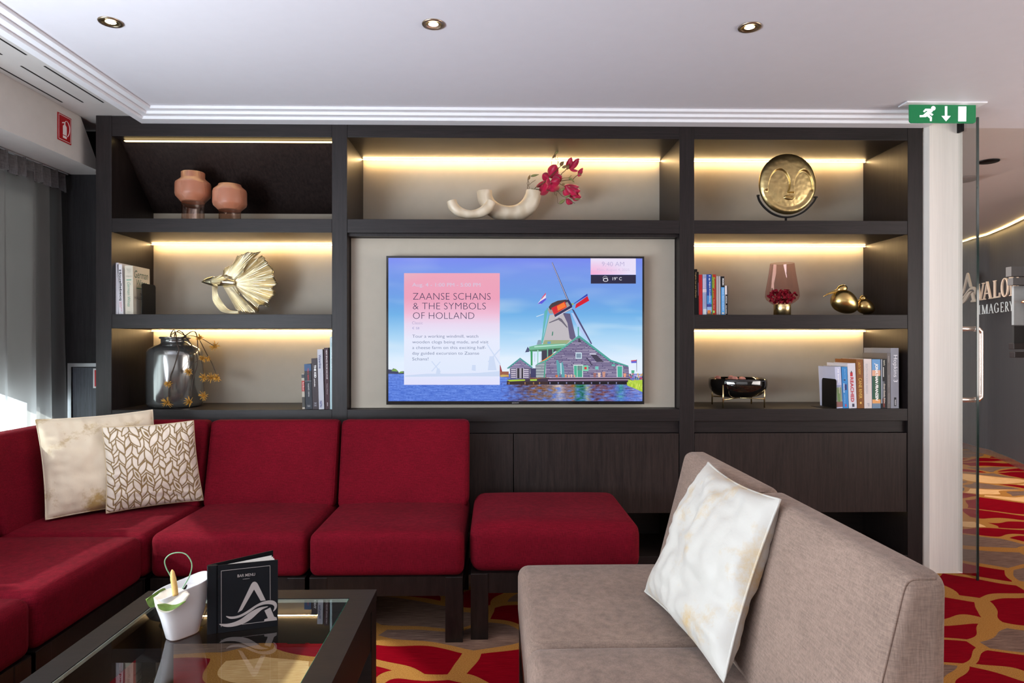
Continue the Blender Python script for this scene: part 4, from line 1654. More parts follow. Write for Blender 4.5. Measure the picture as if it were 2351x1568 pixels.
def vase_peach(xc, rings_b, rings_c, label, Y):
    base = at(*C3(xc, 985), Y)
    zb = Z_S1T
    t = thing('vase', label, 'vase', (base.x, Y, zb), 0, 'frosted peach vases')
    k = Y / F * 1.0 / 4.053

    def pr(rr, y0):
        return [(r * k, at(*C3(xc, y), Y).z - zb) for r, y in rr]
    m = MB()
    m.lathe((base.x, Y, zb), pr(rings_b, 0) + [(0.001, pr(rings_b, 0)[-1][1])], 48)
    m.build('bowl', frost.m, t)
    m = MB()
    pc_ = pr(rings_c, 0)
    pc_[-1] = (pc_[-1][0], 0.0006)
    pc_.append((0.001, 0.0006))
    m.lathe((base.x, Y, zb), pc_, 48)
    m.build('foot', clear_peach, t)


vase_peach(905, [(88, 590), (98, 552), (102, 556), (102, 605), (112, 618), (150, 650), (154, 665), (155, 750), (150, 775), (108, 822), (100, 832), (92, 826)],
           [(98, 830), (98, 860), (97, 960), (97, 1000)], 'taller frosted peach glass vase on the top left shelf', 3.29)
vase_peach(1247, [(80, 690), (90, 664), (98, 666), (104, 682), (142, 715), (149, 735), (150, 840), (144, 862), (104, 900), (97, 908), (90, 902)],
           [(97, 906), (95, 940), (95, 1000)], 'shorter frosted peach glass vase on the top left shelf', 3.29)

# curved vases
def CU(x, y):
    return 780 + x / 2.867, 260 + y / 2.867


ivory = NT('ivory_marbled_resin')
v_ = ivory.coords()
wv = ivory.n('TexWave')
wv.inputs['Scale'].default_value = 4
wv.inputs['Distortion'].default_value = 16
wv.inputs['Detail'].default_value = 3
wv.inputs['Detail Scale'].default_value = 1.2
ivory.l(v_, wv.inputs['Vector'])
ivory.l(ivory.ramp(wv.outputs['Fac'], [(0.0, rgb(204, 184, 156)), (0.6, rgb(212, 194, 168)), (1.0, rgb(222, 206, 182))]), ivory.b.inputs['Base Color'])
ivory.b.inputs['Roughness'].default_value = 0.38


def uvase(pts, rad, Y, label, hollow=True):
    P = [at(*CU(x, y), Y) for x, y in pts]
    P = cat_rom(P, 7)
    k = Y / F / 2.867
    rr = []
    n = len(P)
    for i in range(n):
        s = i / (n - 1) * (len(rad) - 1)
        a = int(min(s, len(rad) - 2))
        r = rad[a] + (rad[a + 1] - rad[a]) * (s - a)
        rr.append(r * k)
    t = thing('curved_vase', label, 'vase', ((P[0].x + P[-1].x) / 2, Y, Z_S1T), 0, 'curved ivory vases')
    m = MB()
    # flat underside: flatten vertices under the shelf top
    inner = [P[0].lerp(P[1], -0.02)]
    m.tube(P, rr, 28, cap=False)
    for e0, e1, r in ((P[0], P[3], rr[0]), (P[-1], P[-4], rr[-1])):
        d = (e1 - e0).normalized()
        m.tube([e0, e0 - d * 0.0015, e0 - d * 0.0005, e0 + d * 0.012], [r, r * 0.93, r * 0.84, r * 0.80], 28, cap=True)
    m.v = [(v[0], v[1], max(v[2], Z_S1T + 0.0005)) for v in m.v]
    m.build('body', ivory.m, t)
    return t


uvase([(952, 514), (958, 560), (985, 610), (1040, 648), (1112, 662), (1185, 650), (1240, 610), (1268, 560), (1278, 514)],
      [50, 50, 52, 53, 53, 55, 57, 54, 50], 3.40, 'larger ivory curved vase holding the magnolia branch')
uvase([(736, 578), (752, 620), (800, 655), (862, 666), (925, 655), (975, 622), (998, 580)],
      [32, 35, 32, 27, 32, 35, 28], 3.295, 'smaller ivory curved vase in front of the larger one')

# magnolia branch
def CM(x, y):
    return 1180 + x / 8.711, 330 + y / 8.711


YM = 3.40


def PM(x, y, dy=0.0):
    return at(*CM(x, y), YM + dy)


twig = pbr('twig_brown', rgb(86, 72, 48), 0.7, var=0.3, nscale=60)
petalm = pbr('magenta_petal', rgb(178, 6, 60), 0.45, var=0.25, nscale=30, sheen=0.3)
budg = pbr('bud_green', rgb(122, 126, 76), 0.6, var=0.25, nscale=60)
budb = pbr('bud_brown', rgb(122, 96, 60), 0.6, var=0.25, nscale=60)
mg = thing('magnolia_branch', 'magenta magnolia branch rising out of the ivory curved vase', 'flower', PM(400, 940))
st_ = MB()
for ptsx, r in (([(400, 950), (440, 915), (560, 925), (700, 935), (830, 935), (900, 950)], 0.0019), ([(400, 950), (430, 880), (520, 820), (640, 740), (740, 640), (830, 560), (900, 480), (980, 420)], 0.0020),
                ([(280, 940), (268, 860), (300, 790), (275, 720), (300, 650)], 0.0014), ([(285, 930), (305, 870), (262, 800), (285, 740), (295, 690)], 0.0011), ([(300, 830), (350, 780), (430, 725)], 0.0011),
                ([(760, 440), (750, 360), (765, 290), (800, 230), (850, 130), (900, 80)], 0.0012), ([(880, 440), (880, 360), (830, 300), (835, 240)], 0.0011), ([(860, 260), (890, 370), (860, 420)], 0.0009),
                ([(930, 640), (960, 590), (1020, 540), (1050, 500)], 0.0018), ([(900, 750), (1000, 735), (1100, 725), (1170, 720), (1220, 670), (1290, 610)], 0.0017), ([(930, 745), (980, 690), (1090, 680), (1150, 630)], 0.0011),
                ([(900, 790), (950, 820), (1010, 850)], 0.0016), ([(830, 930), (900, 980), (960, 1040), (1020, 1060), (1100, 1060), (1160, 1100), (1240, 1105)], 0.0013),
                ([(850, 1000), (870, 1100), (880, 1190), (940, 1205)], 0.0009), ([(810, 950), (815, 1010), (850, 1030), (860, 990)], 0.0009), ([(700, 920), (720, 890), (760, 880)], 0.0009), ([(1090, 1100), (1160, 1160), (1220, 1190)], 0.0010)):
    st_.tube(cat_rom([PM(x, y, 0.004 * math.sin(x)) for x, y in ptsx], 4), r, 7)
st_.build('stem', twig, mg)


def petal(x0, y0, x1, y1, w, mat=petalm, dy0=0.0, dy1=-0.01, side=None, nm='petal', cup=0.35, par=None, shape=0.85):
    a, b = PM(x0, y0, dy0), PM(x1, y1, dy1)
    k = YM / F / 8.711
    ax = (b - a).normalized()
    sd = side or ax.cross(Vector((0, 1, 0)))
    m = leafsurf(a, b, w * k * 0.58, (0, -1, 0), side=sd, cup=cup, shape=shape, pw=0.58)
    return m.build(nm, mat, par or mg)


# big bloom
for x0, y0, x1, y1, w, d0, d1 in ((720, 650, 840, 415, 190, 0.0, -0.02), (720, 680, 590, 610, 150, 0.004, -0.01), (690, 720, 560, 1000, 175, -0.005, -0.03), (780, 740, 800, 920, 230, -0.005, -0.02),
                                  (760, 720, 940, 640, 170, 0.0, -0.02), (720, 760, 900, 700, 170, -0.012, -0.035), (700, 640, 900, 560, 120, 0.008, 0.01), (690, 670, 690, 810, 80, -0.02, -0.04), (640, 740, 435, 860, 80, 0.006, 0.01)):
    petal(x0, y0, x1, y1, w, dy0=d0, dy1=d1)
# upper right bloom
for x0, y0, x1, y1, w, d0, d1 in ((1090, 500, 1150, 265, 120, 0.0, -0.01), (1110, 510, 1305, 285, 110, 0.0, -0.015), (1110, 500, 1280, 540, 50, 0.0, -0.01), (1080, 490, 1100, 300, 80, 0.01, 0.01)):
    petal(x0, y0, x1, y1, w, dy0=d0, dy1=d1)
# lower right bloom
for x0, y0, x1, y1, w, d0, d1 in ((1000, 840, 1300, 850, 120, 0.0, -0.01), (1010, 860, 1320, 930, 150, -0.005, -0.03), (1000, 880, 1100, 1010, 130, -0.005, -0.02), (1060, 900, 1345, 1060, 150, 0.005, -0.01), (1200, 1000, 1290, 1110, 130, 0.0, -0.01), (1030, 830, 1240, 1000, 130, -0.01, -0.035)):
    petal(x0, y0, x1, y1, w, dy0=d0, dy1=d1)
petal(1040, 1090, 1170, 1190, 90, dy1=-0.01)
petal(1050, 1110, 1120, 1200, 70, dy1=-0.015)
for x0, y0, x1, y1, w in ((1280, 600, 1380, 480, 60), (1275, 590, 1330, 630, 60), (1290, 620, 1375, 540, 50)):
    petal(x0, y0, x1, y1, w, dy1=-0.008)


def bud(x0, y0, x1, y1, w, mat):
    a, b = PM(x0, y0, -0.003), PM(x1, y1, -0.006)
    k = YM / F / 8.711
    pts = [a.lerp(b, i / 7) for i in range(8)]
    rr = [w * k * 0.5 * max(0.12, math.sin(math.pi * min(1, (i / 7) ** 0.7))) for i in range(8)]
    MB().tube(pts, rr, 10).build('bud', mat, mg)


for b_ in ((290, 720, 320, 620, 50, budb), (330, 650, 500, 615, 48, budg), (330, 912, 420, 912, 36, budg), (770, 290, 850, 200, 50, budb), (830, 200, 900, 140, 36, budg), (840, 150, 910, 90, 46, budb),
           (920, 440, 1000, 350, 80, budb), (960, 480, 1100, 430, 60, budb), (1060, 520, 1100, 400, 60, budb), (1095, 680, 1180, 730, 50, budg), (1160, 720, 1215, 775, 30, budg), (925, 940, 1025, 890, 50, budg),
           (1020, 1080, 1150, 1000, 50, budg), (1130, 1005, 1215, 1055, 34, budg), (905, 1200, 1040, 1100, 66, budg), (1210, 1110, 1330, 1105, 44, budg), (1300, 590, 1350, 635, 46, budb), (955, 820, 1020, 800, 40, budb)):
    bud(*b_)

# gold face disc on its stand
ck = thing('face_sculpture', 'round hammered gold face disc on a black cradle stand', 'sculpture', (at(1807, 504, 3.32).x, 3.32, Z_S1T))
YK = 3.31
kc = at(1560 + 1003 / 4.053, 260 + 660 / 4.053, YK)
kk = YK / F / 4.053
RX, RZ = 270 * kk, 284 * kk


def face_h(x, z):
    """relief towards the camera; x, z in crop pixels from the disc centre, z up"""
    r = math.hypot(x / 270, z / 284)
    h = 0.034 * math.sqrt(max(0, 1 - r ** 3.2)) if r < 1 else 0
    X, Y_ = x + 1003, 660 - z

    def ss(a, b, t):
        t = min(max((t - a) / (b - a), 0), 1)
        return t * t * (3 - 2 * t)
    rec = 0
    for cx_, cy_, rx, ry in ((908, 715, 104, 186), (1137, 720, 98, 184)):
        e_ = math.hypot((X - cx_) / rx, (Y_ - cy_) / ry)
        k = 1 - ss(0.93, 1.03, e_)
        rec = max(rec, k)
    low = 1 - ss(0.74, 0.93, r)
    t_ = ss(712, 740, Y_)
    rec = rec * (1 - t_) + low * t_
    if 600 < Y_ < 760:
        wn = 14 + 19 * max(0, (Y_ - 640) / 110) ** 2.4
        kx = (1 - ss(wn * 0.75, wn * 1.2, abs(X - (1025 - 9 * max(0, (Y_ - 600) / 150))))) * (1 - ss(745, 753, Y_)) * ss(600, 660, Y_)
        rec *= (1 - kx)
        h += 0.003 * kx * ss(650, 740, Y_)
    h -= 0.012 * rec
    e_ = math.hypot((X - 1006) / 50, (Y_ - 792) / 22)
    h += 0.009 * (1 - ss(0.7, 1.1, e_))
    h -= 0.006 * (1 - ss(1.5, 6, abs(Y_ - 792 - 0.0016 * (X - 1006) ** 2 * 0.2))) * (1 - ss(34, 44, abs(X - 1006)))
    h += 0.0009 * noise.noise(Vector((x * 0.03, z * 0.03, 0)))
    return h


def facepoint(u, v):
    a = u * 2 * math.pi
    r = v
    x, z = 270 * r * math.cos(a), 284 * r * math.sin(a)
    return Vector((kc.x + x * kk, YK - face_h(x, z), kc.z + z * kk))


m = MB()
m.grid(facepoint, 220, 110, 0, True, flip=True)
m.grid(lambda u, v: Vector((kc.x + RX * v * math.cos(u * 2 * math.pi), YK + 0.012 * math.sqrt(max(0, 1 - v * v)), kc.z + RZ * v * math.sin(u * 2 * math.pi))), 60, 8, 0, True)
m.build('face_disc', M['gold_mask'], ck)
m = MB()
arc = [(730, 770), (745, 815), (785, 870), (850, 925), (925, 958), (1000, 968), (1075, 955), (1150, 920), (1210, 868), (1250, 820), (1268, 785)]
PA = [at(1560 + x / 4.053, 260 + y / 4.053, YK - 0.0) for x, y in arc]
m.tube(cat_rom(PA, 4), 0.0042, 4, sq=True)
m.tube([PA[0] + Vector((0, -0.012, 0.0)), PA[0] + Vector((0.002, 0.012, 0.004))], 0.004, 4, sq=True)
m.tube([PA[-1] + Vector((0, -0.012, 0.0)), PA[-1] + Vector((-0.002, 0.012, 0.004))], 0.004, 4, sq=True)
pst = at(1560 + 990 / 4.053, 260 + 990 / 4.053, YK)
m.tube([(pst.x, YK, pst.z + 0.012), (pst.x, YK, Z_S1T + 0.004)], 0.0042, 4, sq=True)
m.bbox(pst.x - 0.06, pst.x + 0.06, YK - 0.04, YK + 0.05, Z_S1T, Z_S1T + 0.005, 0.001)
m.build('stand', M['black_metal'], ck)

# gold fighting fish
YFI = 3.36


def CF(x, y):
    return 440 + x / 9.2227, 560 + y / 9.2227


def PFs(x, y, dy=0.0):
    return at(*CF(x, y), YFI + dy)


fish = thing('fish_sculpture', 'champagne gold fighting fish sculpture with ruffled fins', 'sculpture', (PFs(1000, 1480).x, YFI, Z_S2T))


def fin(nm, base, edge, k1, a1, k2, a2, n=160, nv=12, dy=0.0, edge_dy=0.0, flutter=0.0, jag=0.03, k3=0, a3=0.0):
    B = [PFs(x, y, dy) for x, y in base]
    E = [PFs(x, y, dy + edge_dy) for x, y in edge]
    B, E = cat_rom(B, 4), cat_rom(E, 4)
    rnd = random.Random(len(nm) + int(k1 * 10))
    jj = [rnd.uniform(-jag, jag) for _ in range(n + 1)]

    def f(u, v):
        b, e_ = resample(B, u), resample(E, u)
        t = v * (1 + (jj[round(u * n)] if v > 0.9 else 0))
        p = b.lerp(e_, t)
        p.y -= a1 * math.sin(u * 2 * math.pi * k1 + flutter * v) * v ** 1.4 + a2 * math.sin(u * 2 * math.pi * k2) * (0.35 + 0.65 * v)
        p.y -= a3 * math.sin(v * 2 * math.pi * k3 + 0.6 * math.sin(u * 5))
        return p
    m = MB()
    m.grid(f, n, nv, 0, True)
    o = m.build(nm, M['gold'], fish)
    sm = o.modifiers.new('thickness', 'SOLIDIFY')
    sm.thickness = 0.0022
    sm.offset = 0
    return o


bm_ = MB()
bpts = [(208, 808), (260, 800), (340, 790), (440, 790), (560, 790), (700, 800), (820, 820), (920, 830)]
brad = [3, 34, 72, 100, 102, 84, 62, 50]
kf = YFI / F / 9.2227
bm_.tube(cat_rom([PFs(x, y) for x, y in bpts], 4), [kf * float(np.interp(i / 28, [k / 7 for k in range(8)], brad)) for i in range(29)], 20)
bm_.build('body', M['gold'], fish)
MB().ellipsoid(PFs(275, 790, -0.0115), (0.0028, 0.0018, 0.0028)).build('eye', M['gold_dark'], fish)
fin('tail_fin', [(900, 770), (925, 790), (940, 830), (930, 870), (905, 890)],
    [(1210, 380), (1340, 305), (1400, 380), (1490, 240), (1530, 330), (1640, 410), (1700, 560), (1745, 640), (1780, 800), (1720, 930), (1780, 1010), (1690, 1110), (1660, 1230), (1610, 1335), (1480, 1290), (1430, 1400), (1360, 1440)], 6.5, 0.024, 42, 0.0026, n=300, nv=22, flutter=1.4, jag=0.02)
fin('dorsal_fin', [(655, 668), (720, 680), (800, 720), (900, 770)],
    [(700, 560), (740, 500), (850, 420), (960, 330), (975, 260), (1100, 205), (1180, 185), (1300, 190), (1440, 160), (1330, 250), (1210, 370), (1150, 470), (1110, 600), (1050, 660)], 4.5, 0.014, 30, 0.0018, n=220, nv=16, dy=-0.004, edge_dy=-0.012, flutter=1.2)
fin('anal_fin', [(660, 885), (740, 885), (830, 880), (920, 880)],
    [(960, 1400), (1100, 1445), (1250, 1455), (1370, 1440), (1180, 1290), (1070, 1215), (1010, 1120), (1030, 1050)], 3.0, 0.014, 24, 0.0018, n=180, nv=16, dy=-0.006, edge_dy=-0.016, flutter=0.8)
fin('pelvic_fin', [(435, 890), (440, 1020), (450, 1180), (500, 1290), (580, 1390), (650, 1440), (800, 1470), (1000, 1475)],
    [(550, 890), (560, 1020), (600, 1150), (660, 1260), (730, 1350), (800, 1400), (900, 1418), (1000, 1420)], 1.0, 0.006, 1.5, 0.004, n=60, nv=60, dy=-0.01, jag=0.01, k3=7, a3=0.0022)
fin('pectoral_fin', [(395, 790), (395, 800), (400, 815)],
    [(450, 690), (540, 690), (640, 660), (700, 700), (795, 705), (700, 760), (680, 790), (610, 800), (600, 860), (540, 850), (545, 900), (460, 890)], 5.5, 0.006, 16, 0.0012, n=150, nv=10, dy=-0.024, edge_dy=-0.010, jag=0.03)
m = MB()
fb = [PFs(x, 1478) for x in (620, 800, 1000, 1200, 1350)]
m.tube([Vector((p.x, p.y, Z_S2T + 0.0035)) for p in cat_rom(fb, 4)], [(0.0035, 0.02)] * 17, 12)
m.build('foot', M['gold'], fish)

# smoked glass jar
YJ = 3.37
jx = gx(402, YJ)
jar = thing('jar', 'tall smoked glass jar with a rolled rim on the bottom left shelf', 'jar', (jx, YJ, Z_LT))
jt = at(402, 773, YJ).z - Z_LT
kj = YJ / F
jr = 59 * kj
smoke = NT('smoked_mirror_glass')
smoke.b.inputs['Base Color'].default_value = rgb(128, 128, 126)
smoke.b.inputs['Metallic'].default_value = 0.75
smoke.b.inputs['Roughness'].default_value = 0.16
smoke.b.inputs['Coat Weight'].default_value = 0.6
z1 = jt
prof = [(0.001, 0.0), (jr * 0.86, 0.0), (jr * 0.96, 0.006), (jr, 0.022), (jr, z1 * 0.74), (jr * 0.985, z1 * 0.785), (jr * 0.92, z1 * 0.83), (jr * 0.72, z1 * 0.872), (jr * 0.545, z1 * 0.893), (jr * 0.50, z1 * 0.91), (jr * 0.50, z1 * 0.965),
        (jr * 0.545, z1 * 0.972), (jr * 0.565, z1 * 0.985), (jr * 0.545, z1 * 0.998), (jr * 0.50, z1), (jr * 0.46, z1 * 0.985), (jr * 0.45, z1 * 0.90)]
MB().lathe((jx, YJ, Z_LT), prof, 64).build('body', smoke.m, jar)

# dried thistle branch in the jar
def CJ(x, y):
    return 220 + x / 3.5638, 520 + y / 3.5638


th = thing('thistle_branch', 'dried branch with ochre spiky flower heads hanging out of the smoked jar', 'dried flower', (jx, YJ, Z_LT + jt))
YB = YJ - jr - 0.012


def PJ(x, y, Y):
    return at(*CJ(x, y), Y)


def yfor(x, y):
    """hang in front of the jar where it is in the way, else beside it"""
    p = at(*CJ(x, y), YJ)
    d = abs(p.x - jx)
    if y < 935:
        return YJ - 0.02 - max(0, (y - 870) / 65) * 0.05
    if d < jr + 0.02:
        return min(YJ - 0.02, YJ - math.sqrt(max(0, (jr + 0.012) ** 2 - min(d, jr) ** 2)))
    return YJ - 0.05


st_ = MB()
for ptsx, r in (([(640, 915), (612, 890), (636, 846), (655, 880), (665, 960), (680, 1010), (668, 1060), (640, 1150), (610, 1230), (598, 1330), (596, 1400)], 0.0027),
                ([(640, 915), (650, 870), (680, 853), (710, 870), (745, 920), (790, 980), (825, 1060), (830, 1130), (800, 1230), (785, 1330), (780, 1400)], 0.0026),
                ([(700, 915), (745, 885), (790, 856), (815, 866), (830, 910), (835, 1000), (850, 1060)], 0.0024), ([(830, 900), (860, 950), (900, 1030), (945, 1110), (975, 1180), (985, 1215)], 0.0019),
                ([(720, 900), (790, 895), (870, 920), (930, 955), (965, 975)], 0.0016), ([(830, 1100), (790, 1130), (755, 1165)], 0.0013), ([(845, 1030), (875, 1160), (880, 1260), (885, 1350)], 0.0014), ([(640, 915), (610, 895), (640, 870), (668, 862), (740, 900)], 0.0020)):
    pts = [PJ(x, y, yfor(x, y)) for x, y in ptsx]
    st_.tube(cat_rom(pts, 4), r, 7)
st_.build('stem', pbr('dry_stem', rgb(66, 54, 46), 0.8, var=0.2, nscale=90, bump=0.5, bscale=300), th)
ochre = pbr('dried_flower_ochre', rgb(196, 146, 60), 0.7, var=0.35, nscale=90)
for fx, fy, fr in ((975, 980, 44), (850, 910, 32), (875, 1082, 36), (918, 1080, 28), (760, 1190, 36), (595, 1290, 34), (885, 1235, 42), (945, 1238, 46), (995, 1238, 40), (885, 1385, 46), (770, 1435, 48), (585, 1440, 48)):
    r0 = fr / 3.5638 * kj
    Y_ = yfor(fx, fy) - 0.010
    c = PJ(fx, fy, Y_)
    m = MB()
    rn = random.Random(int(fx))
    for k in range(46):
        d = Vector((rn.gauss(0, 1), rn.gauss(0, 1) - 0.3, rn.gauss(0, 1))).normalized()
        L = r0 * rn.uniform(0.85, 1.1)
        if d.y > 0:
            L = min(L, 0.012)
        m.tube([c, c + d * L * 0.6, c + d * L], [0.0012, 0.0017, 0.0006], 5)
    m.build('flower_head', ochre, th)

# hurricane glass
YHc = 3.33


def C7(x, y):
    return 1560 + x / 3.409, 520 + y / 3.409


hx_ = at(*C7(804, 690), YHc).x
kh = YHc / F / 3.409
hu = thing('hurricane_lamp', 'rose glass hurricane vase on a brass foot with dried petals inside', 'vase', (hx_, YHc, Z_S2T))


def zz7(y, Y=YHc):
    return at(*C7(804, y), Y).z


rosegl = thin_glass('rose_glass', (0.84, 0.68, 0.66), ior=1.5, extra=0.02)
m = MB()
pr = [(89, 288), (100, 370), (112, 440), (124, 510), (127, 548), (118, 572), (90, 596), (66, 610)]
m.lathe((hx_, YHc, 0), [(r * kh, zz7(y)) for r, y in pr] + [(0.001, zz7(608))], 56)
m.build('glass_shade', rosegl, hu)
m = MB()
m.lathe((hx_, YHc, 0), [(0.001, zz7(609)), (63 * kh, zz7(609)), (64.5 * kh, zz7(613)), (64.5 * kh, Z_S2T + 0.001), (62 * kh, Z_S2T + 0.0002), (0.001, Z_S2T + 0.0002)], 48)
m.build('foot', M['brass'], hu)
m = MB()
rn = random.Random(5)
for k in range(240):
    a = rn.uniform(0, 2 * math.pi)
    yy = rn.uniform(500, 598)
    rmax = np.interp(yy, [500, 548, 572, 598], [104, 108, 98, 66]) * kh
    rr = rmax * math.sqrt(rn.random())
    if yy < 525 and rn.random() < 0.5:
        rr *= 0.7
    c = Vector((hx_ + rr * math.cos(a), YHc + rr * math.sin(a), zz7(yy)))
    n1 = Vector((rn.gauss(0, 1), rn.gauss(0, 1), rn.gauss(0, 1))).normalized()
    n2 = n1.orthogonal().normalized()
    s = 0.0085
    n3 = n1.cross(n2)
    vs = [c] + [c + n2 * s * math.cos(k8 * math.pi / 4) + n3 * s * 0.75 * math.sin(k8 * math.pi / 4) + n1 * 0.003 for k8 in range(8)]
    m.add([tuple(v) for v in vs], [(0, 1 + k8, 1 + (k8 + 1) % 8) for k8 in range(8)], 0, True)
pt = m.build('dried_petals', pbr('wine_petals', rgb(150, 24, 54), 0.6, var=0.5, nscale=60), hu)
pt['kind'] = 'stuff'

# gold birds
def CB(x, y):
    return 1880 + x / 15.679, 630 + y / 15.679


def bird(nm, label, Y, bodyc, br, tilt, headc, hr, beak, brad_):
    base = at(*CB(bodyc[0], 1440), Y)
    t = thing(nm, label, 'sculpture', (base.x, Y, Z_S2T), 0, 'gold bird figures')
    k = Y / F / 15.679
    c = at(*CB(*bodyc), Y)
    Rm = Matrix.Rotation(tilt, 3, 'Y')

    def egg(p):
        q = p.copy()
        q.z *= 1.0
        s = 1 - 0.16 * p.x
        q.y *= s
        q.z *= s
        return q
    m = MB()
    m.ellipsoid(c, (br[0] * k, br[1] * k * 0.9, br[1] * k), Rm, 40, 24, fn=egg)
    m.v = [(v[0], v[1], max(v[2], Z_S2T + 0.0004)) for v in m.v]
    m.build('body', M['gold_dark'], t)
    h = at(*CB(*headc), Y - 0.002)
    hm = MB()
    hm.ellipsoid(h, (hr[0] * k, hr[1] * k * 0.85, hr[1] * k), Matrix.Rotation(-0.35, 3, 'Y'), 32, 18)
    hm.build('head', M['gold_dark'], t)
    bm2 = MB()
    pts = [at(*CB(x, y), Y - 0.002) for x, y in beak]
    P = cat_rom(pts, 4)
    n = len(P)
    bm2.tube(P, [brad_[0] * k + (brad_[1] - brad_[0]) * k * i / (n - 1) for i in range(n)], 12)
    bm2.build('beak', M['gold_dark'], t)
    return t


bird('bird_figure', 'larger gold bird figure with a long beak on the middle right shelf', 3.30, (940, 1000), (520, 410), 0.55, (835, 520), (200, 142), [(720, 560), (580, 620), (380, 680), (165, 795)], (72, 16))
bird('bird_figure', 'smaller gold bird figure tucked behind the long-beaked one', 3.335, (1680, 1170), (345, 270), 0.50, (1585, 860), (125, 105), [(1540, 850), (1480, 890), (1400, 940), (1320, 985)], (40, 12))

# smoked bowl on a brass stand
YBo = 3.335
bx = at(*C7(460, 1200), YBo).x
kb = YBo / F / 3.409
bs = thing('bowl_stand', 'slim brass four-legged stand under the smoked bowl', 'stand', (bx, YBo, Z_LT))
legs = [(gx(1660, 3.215), 3.215), (gx(1755, 3.245), 3.245), (gx(1635, 3.43), 3.43), (gx(1725, 3.455), 3.455)]
lt = at(1700, 520 + 1232 / 3.409, 3.3).z
zbar = at(1700, 520 + 1345 / 3.409, 3.3).z
for x, y in legs:
    MB().tube([(x, y, Z_LT), (x, y, lt)], 0.0035, 10).build('leg', M['brass'], bs)
m = MB()
m.tube([(legs[0][0], legs[0][1], zbar), (legs[3][0], legs[3][1], zbar)], 0.0028, 8)
m.tube([(legs[1][0], legs[1][1], zbar + 0.001), (legs[2][0], legs[2][1], zbar + 0.001)], 0.0028, 8)
m.build('crossbar', M['brass'], bs)
zr = at(*C7(460, 1186), YBo).z
zbot = zbar + 0.003
hh = zr - zbot
rb = 222 * kb
blackgl = NT('smoked_black_glass')
blackgl.b.inputs['Base Color'].default_value = rgb(22, 20, 18)
blackgl.b.inputs['Roughness'].default_value = 0.05
blackgl.b.inputs['Coat Weight'].default_value = 0.8
blackgl.b.inputs['Transmission Weight'].default_value = 0.25
cxl = sum(l[0] for l in legs) / 4
cyl = sum(l[1] for l in legs) / 4
rin = min(math.hypot(l[0] - cxl, l[1] - cyl) for l in legs) - 0.005
rb = min(rb, 0.142)
pro = [(0.001, 0), (rb * 0.35, 0.002)]
for i in range(1, 10):
    a = i / 9 * math.pi / 2
    pro.append((rb * (0.35 + 0.65 * math.sin(a) ** 0.8), 0.002 + (hh - 0.03) * (1 - math.cos(a)) ** 1.0))
pro += [(rb * 0.995, hh - 0.01), (rb * 0.985, hh), (rb * 0.965, hh), (rb * 0.955, hh - 0.02), (rb * 0.6, 0.02), (0.001, 0.012)]
o = MB().lathe((cxl, cyl, zbot), pro, 64).build('bowl', blackgl.m)
tag(o, 'wide smoked black glass bowl resting in a slim brass stand', 'bowl')
m = MB()
for k in range(16):
    a = k * 2.4
    rr = rb * 0.62 * math.sqrt((k + 0.5) / 16)
    c = Vector((cxl - 0.03 + rr * math.cos(a), cyl + rr * math.sin(a), zbot + hh - 0.028 + 0.012 * (k % 3)))
    m.ellipsoid(c, (0.017, 0.015, 0.010), Matrix.Rotation(a, 3, 'X'), 10, 6)
o = m.build('dried_petals', pbr('pink_petals', rgb(190, 130, 116), 0.7, var=0.3, nscale=60))
tag(o, 'pale pink dried petals filling the smoked black bowl', 'potpourri', kind='stuff')


# ------------------------------------------------------------------ books
def book(label, x0, x1, ztop, zbase, yf, depth, col, texts=(), patches=(), lean=0.0, group=None, paper=True, cover_prints=(), leftcover=None, rough=0.4, coverw=0.0025):
    """spine towards -y; lean = shift in x of the top relative to the bottom (m)"""
    h = ztop - zbase
    t = thing('book', label, 'book', (x0, yf, zbase), 0, group)
    t.rotation_euler = (0, math.atan2(lean, h), 0)
    w = x1 - x0
    cm = pbr('book_cover', rgb(*col), rough, var=0.02, spec=0.25) if not isinstance(col, bpy.types.Material) else col
    m = MB()
    m.box(0, w, 0, coverw, 0, h).box(0, coverw, coverw, depth, 0, h).box(w - coverw, w, coverw, depth, 0, h)
    m.build('cover', cm, t, world=False)
    MB().box(coverw, w - coverw, coverw, depth - 0.004, 0.003, h - 0.003).build('pages', M['paper'], t, world=False)
    for kp, (a, b, c, d, pc_) in enumerate(patches):      # fractions: x0,x1 across, z0,z1 from the top
        MB().box(w * a, w * b, -0.0003 - 0.00012 * kp, 0.0002, h * (1 - d), h * (1 - c)).build('spine_print', ink(*pc_), t, world=False)
    for tx in texts:
        s_, c_, f0, f1, wa, wb = tx[:6]
        bold = tx[6] if len(tx) > 6 else 0.0
        shear = tx[7] if len(tx) > 7 else 0.0
        up = tx[8] if len(tx) > 8 else False
        mode_h = len(tx) > 9 and tx[9]
        me_ = text_mesh(s_, shear, bold)
        xs = [v.co.x for v in me_.vertices]
        ys_ = [v.co.y for v in me_.vertices]
        a0, a1, b0, b1 = min(xs), max(xs), min(ys_), max(ys_)
        for v in me_.vertices:
            s = (v.co.x - a0) / (a1 - a0)
            r = (v.co.y - b0) / (b1 - b0)
            if mode_h:            # reads left to right
                v.co = Vector((w * (wa + (wb - wa) * s), -0.0014, h * (1 - f1 + (f1 - f0) * r)))
            elif up:              # reads upwards
                v.co = Vector((w * (wb - (wb - wa) * r), -0.0014, h * (1 - f1 + (f1 - f0) * s)))
            else:                 # reads downwards
                v.co = Vector((w * (wa + (wb - wa) * r), -0.0014, h * (1 - f0 - (f1 - f0) * s)))
        me_.materials.clear()
        me_.materials.append(ink(*c_))
        o_ = bpy.data.objects.new('lettering', me_)
        COL.objects.link(o_)
        o_.parent = t
    return t, w, h


